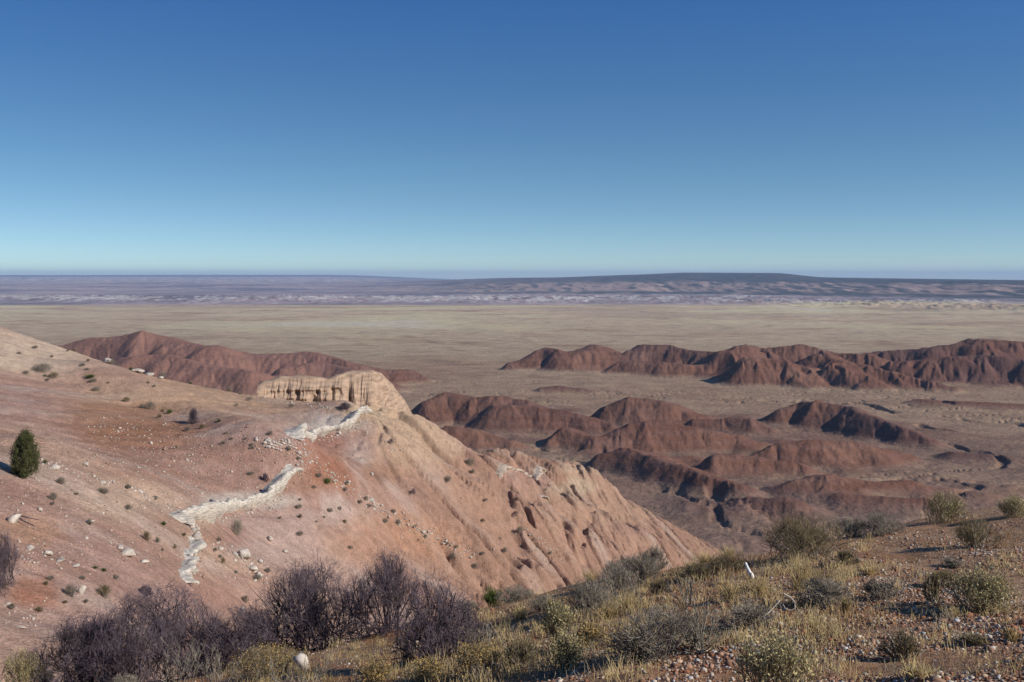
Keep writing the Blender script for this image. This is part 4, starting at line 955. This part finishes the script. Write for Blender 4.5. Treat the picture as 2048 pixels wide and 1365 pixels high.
# --------------------------------------------------------------- white sandstone ledges
def ledge(line, T, W, label, seed, out_sign=1, step=.14, name='rock_ledge', mat=M_ledge):
    pts = [hit(Z, u, v, 28, 240) for u, v in line]; pts = [p for p in pts if p]
    if len(pts) < 2: print('ledge fails', label); return
    Lc = np.r_[0, np.cumsum([(b-a).xy.length for a, b in zip(pts[:-1], pts[1:])])]; n = max(int(Lc[-1]/step), 4); s = np.linspace(0, Lc[-1], n)
    x = np.interp(s, Lc, [p.x for p in pts]); y = np.interp(s, Lc, [p.y for p in pts])
    k = np.ones(9)/9
    xs = np.convolve(np.pad(x, 4, 'edge'), k, 'valid'); ys = np.convolve(np.pad(y, 4, 'edge'), k, 'valid')
    tx, ty = np.gradient(xs), np.gradient(ys); l = np.hypot(tx, ty)+1e-9; nx, ny = ty/l*out_sign, -tx/l*out_sign
    sn = s+seed*31.7
    cell = np.floor(sn/.8+.7*gnoise(sn/1.7, sn*0, seed)); blk = (h01(cell, cell*0, seed)-.5)*.5; bt_ = (h01(cell, cell*0+5, seed)-.5)*.22
    wob = .5*gnoise(sn/3.0, sn*0+3, seed)+.25*gnoise(sn/.8, sn*0+7, seed); crack = -.3*np.exp(-(gnoise(sn/.9, sn*0+21, seed)/.06)**2)
    o0 = .25+blk+wob*.8+crack
    env = np.clip(np.minimum(s, s[-1]-s)/1.2, 0, 1)**.5
    Th = T*env*(1+bt_+.3*gnoise(sn/2.2, sn*0+11, seed)+.05*gnoise(sn/.5, sn*0+2, seed))
    gz = np.array([zat(a, b) for a, b in zip(xs, ys)]); gz = np.convolve(np.pad(gz, 4, 'edge'), k, 'valid')
    prof = [(-W, None, .03), (-W*.66, None, .10), (-W*.33, None, .25), (None, 1.0, -.12), (None, .9, .0), (None, .62, .05+.0), (None, .35, -.03), (None, .12, -.25), (None, -.5, -.45), (None, -1.5, -.7)]
    rowsv = []
    for (o, t, e) in prof:
        if o is not None:
            ox = xs+nx*(o+o0*.3); oy = ys+ny*(o+o0*.3); z = np.array([zat(a, b) for a, b in zip(ox, oy)]); fr_ = 1+o/W
            zz = np.maximum(z+e*env*.7, z*(1-fr_)+(gz+Th)*fr_-.05*0)+.05*gnoise(ox*2, oy*2, seed)*env
            zz = np.where(o == -W, z-.1, zz); rowsv.append(np.stack([ox, oy, zz], 1))
        else:
            oo = o0+e+.10*gnoise(sn*1.3, sn*0+t*9, seed+3); rowsv.append(np.stack([xs+nx*oo, ys+ny*oo, gz+Th*t+(0 if t > 0 else 0)], 1))
    G = np.stack(rowsv); m = len(prof); idx = np.arange(m*n).reshape(m, n)
    f = np.stack([idx[:-1, :-1], idx[1:, :-1], idx[1:, 1:], idx[:-1, 1:]], -1).reshape(-1, 4)
    o = link(name, np_mesh(name, G.reshape(-1, 3), f, mat)); tag(o, label, 'rock ledge', None)
ledge([(372,1052),(378,1043),(419,1043),(442,1029),(480,1023),(516,1016),(545,1006),(551,988),(589,960),(598,942)], 1.1, 1.3, 'lower white sandstone ledge, with a dark hollow under its left end', 1)
ledge([(596,886),(625,876),(650,869),(672,864),(705,857),(709,843),(740,830)], 1.0, 1.7, 'upper white sandstone ledge running up to the foot of the tan butte', 2)
ledge([(474,786),(490,789),(510,790),(532,789)], 0.7, 2.4, 'white rock slab on the skyline left of the tan butte', 3)
ledge([(990,945),(1010,948),(1040,949),(1088,945)], 0.5, 1.2, 'flat pale ledge above dark hollows on the right crest', 5, mat=M_ledge2)
ledge([(1080,995),(1090,998),(1102,999)], .35, .9, 'small white ledge fragment on the gullied slope', 6, mat=M_ledge2)
ledge([(374,1168),(380,1140),(388,1110),(394,1082)], .4, .6, 'crumbling pale rock rib below the lower white ledge', 7)
# --------------------------------------------------------------- tan butte on the crest
TOPL = [(515,772),(525,766),(540,763),(560,757),(610,754),(655,760),(680,752),(695,746),(745,744),(762,749),(783,771),(809,804),(832,845),(872,892)]
BASL = [(515,785),(525,788),(540,790),(560,793),(610,801),(655,808),(680,811),(700,813),(745,828),(765,838),(792,856),(822,874),(852,890),(884,902)]
n = 900; t = np.linspace(0, 1, n); k = np.linspace(0, 1, len(TOPL))
tu, tv_ = np.interp(t, k, [a[0] for a in TOPL]), np.interp(t, k, [a[1] for a in TOPL]); bu, bv = np.interp(t, k, [a[0] for a in BASL]), np.interp(t, k, [a[1] for a in BASL])
bD = np.array([(hit(Z, float(u), float(v), 60, 240) or Vector((0, 150, 0))).y for u, v in zip(bu[::10], bv[::10])]); bD = np.interp(t, t[::10], np.convolve(np.pad(bD, 3, 'edge'), np.ones(7)/7, 'valid')); bD = np.interp(t, [0, .5, .62, 1], [141.5, 146, 148, 158])
m = 60; q = np.linspace(0, 1, m)[:, None]
depth = np.interp(t, [0, .35, .5, .75, 1], [2.2, 2.6, 3.5, 5, 5])
Dg = bD[None]-.4+depth[None]*(.35*q+.65*q**2.2); Ug = bu[None]*(1-q)+tu[None]*q; Vg = (bv[None]+22)*(1-q)+tv_[None]*q
xg = (Ug-UC)/F*Dg; zg = -(Vg-VH)/F*Dg
ws = xg*1.0
flute = fbm(ws/1.5+.12*zg, zg/14, 301, 4, ridged=True); fl2 = fbm(ws/.5+.1*zg, zg/5, 305, 3, ridged=True)
knob = sstep(.42, .55, t)[None]
env = np.sin(np.clip(q, 0, 1)*math.pi*.93+.12)
disp = (flute*(.8+.5*knob)+.45*fl2)*env
bed = .14*np.sin(zg*5+gnoise(xg/3, zg, 309)*2)*(1-knob)
hol = 0
for (hu, hv, su, sv, a_) in [(593,790,5,9,1.8),(626,797,9,8,2.0),(634,786,4,7,1.4),(664,786,4,12,1.5),(698,800,4,14,1.6),(575,783,3,6,.8),(556,779,3,5,.7),(682,790,6,6,.9),(672,779,8,4,.8),(758,812,5,24,1.8),(775,795,5,26,1.8),(768,775,3,14,1.2)]:
    sh = (Ug-hu+(Vg-hv)*(.55 if hu > 740 else 0))/su; hol = hol+a_*np.exp(-sh**2-((Vg-hv)/sv)**2)
Dg2 = Dg-disp*.5-bed*1.6+hol*.6
xg = xg; G = [np.stack([xg, Dg2, zg], -1)]
for dd, dz in ((1.2, .15), (3, -.3), (6, -2.4), (11, -6.5), (20, -13)):
    G.append(np.stack([xg[-1]*(1+dd/150), Dg2[-1]+dd, zg[-1]+dz+.12*gnoise(xg[-1]/1.2, xg[-1]*0+dd, 311)], -1)[None])
G = np.concatenate(G); M_, N_ = G.shape[:2]; idx = np.arange(M_*N_).reshape(M_, N_)
f = np.stack([idx[:-1, :-1], idx[:-1, 1:], idx[1:, 1:], idx[1:, :-1]], -1).reshape(-1, 4)
tag(link('butte', np_mesh('butte', G.reshape(-1, 3), f, M_butte, smooth=True)), 'tan fluted sandstone butte with dark hollows on the slope crest', 'butte')
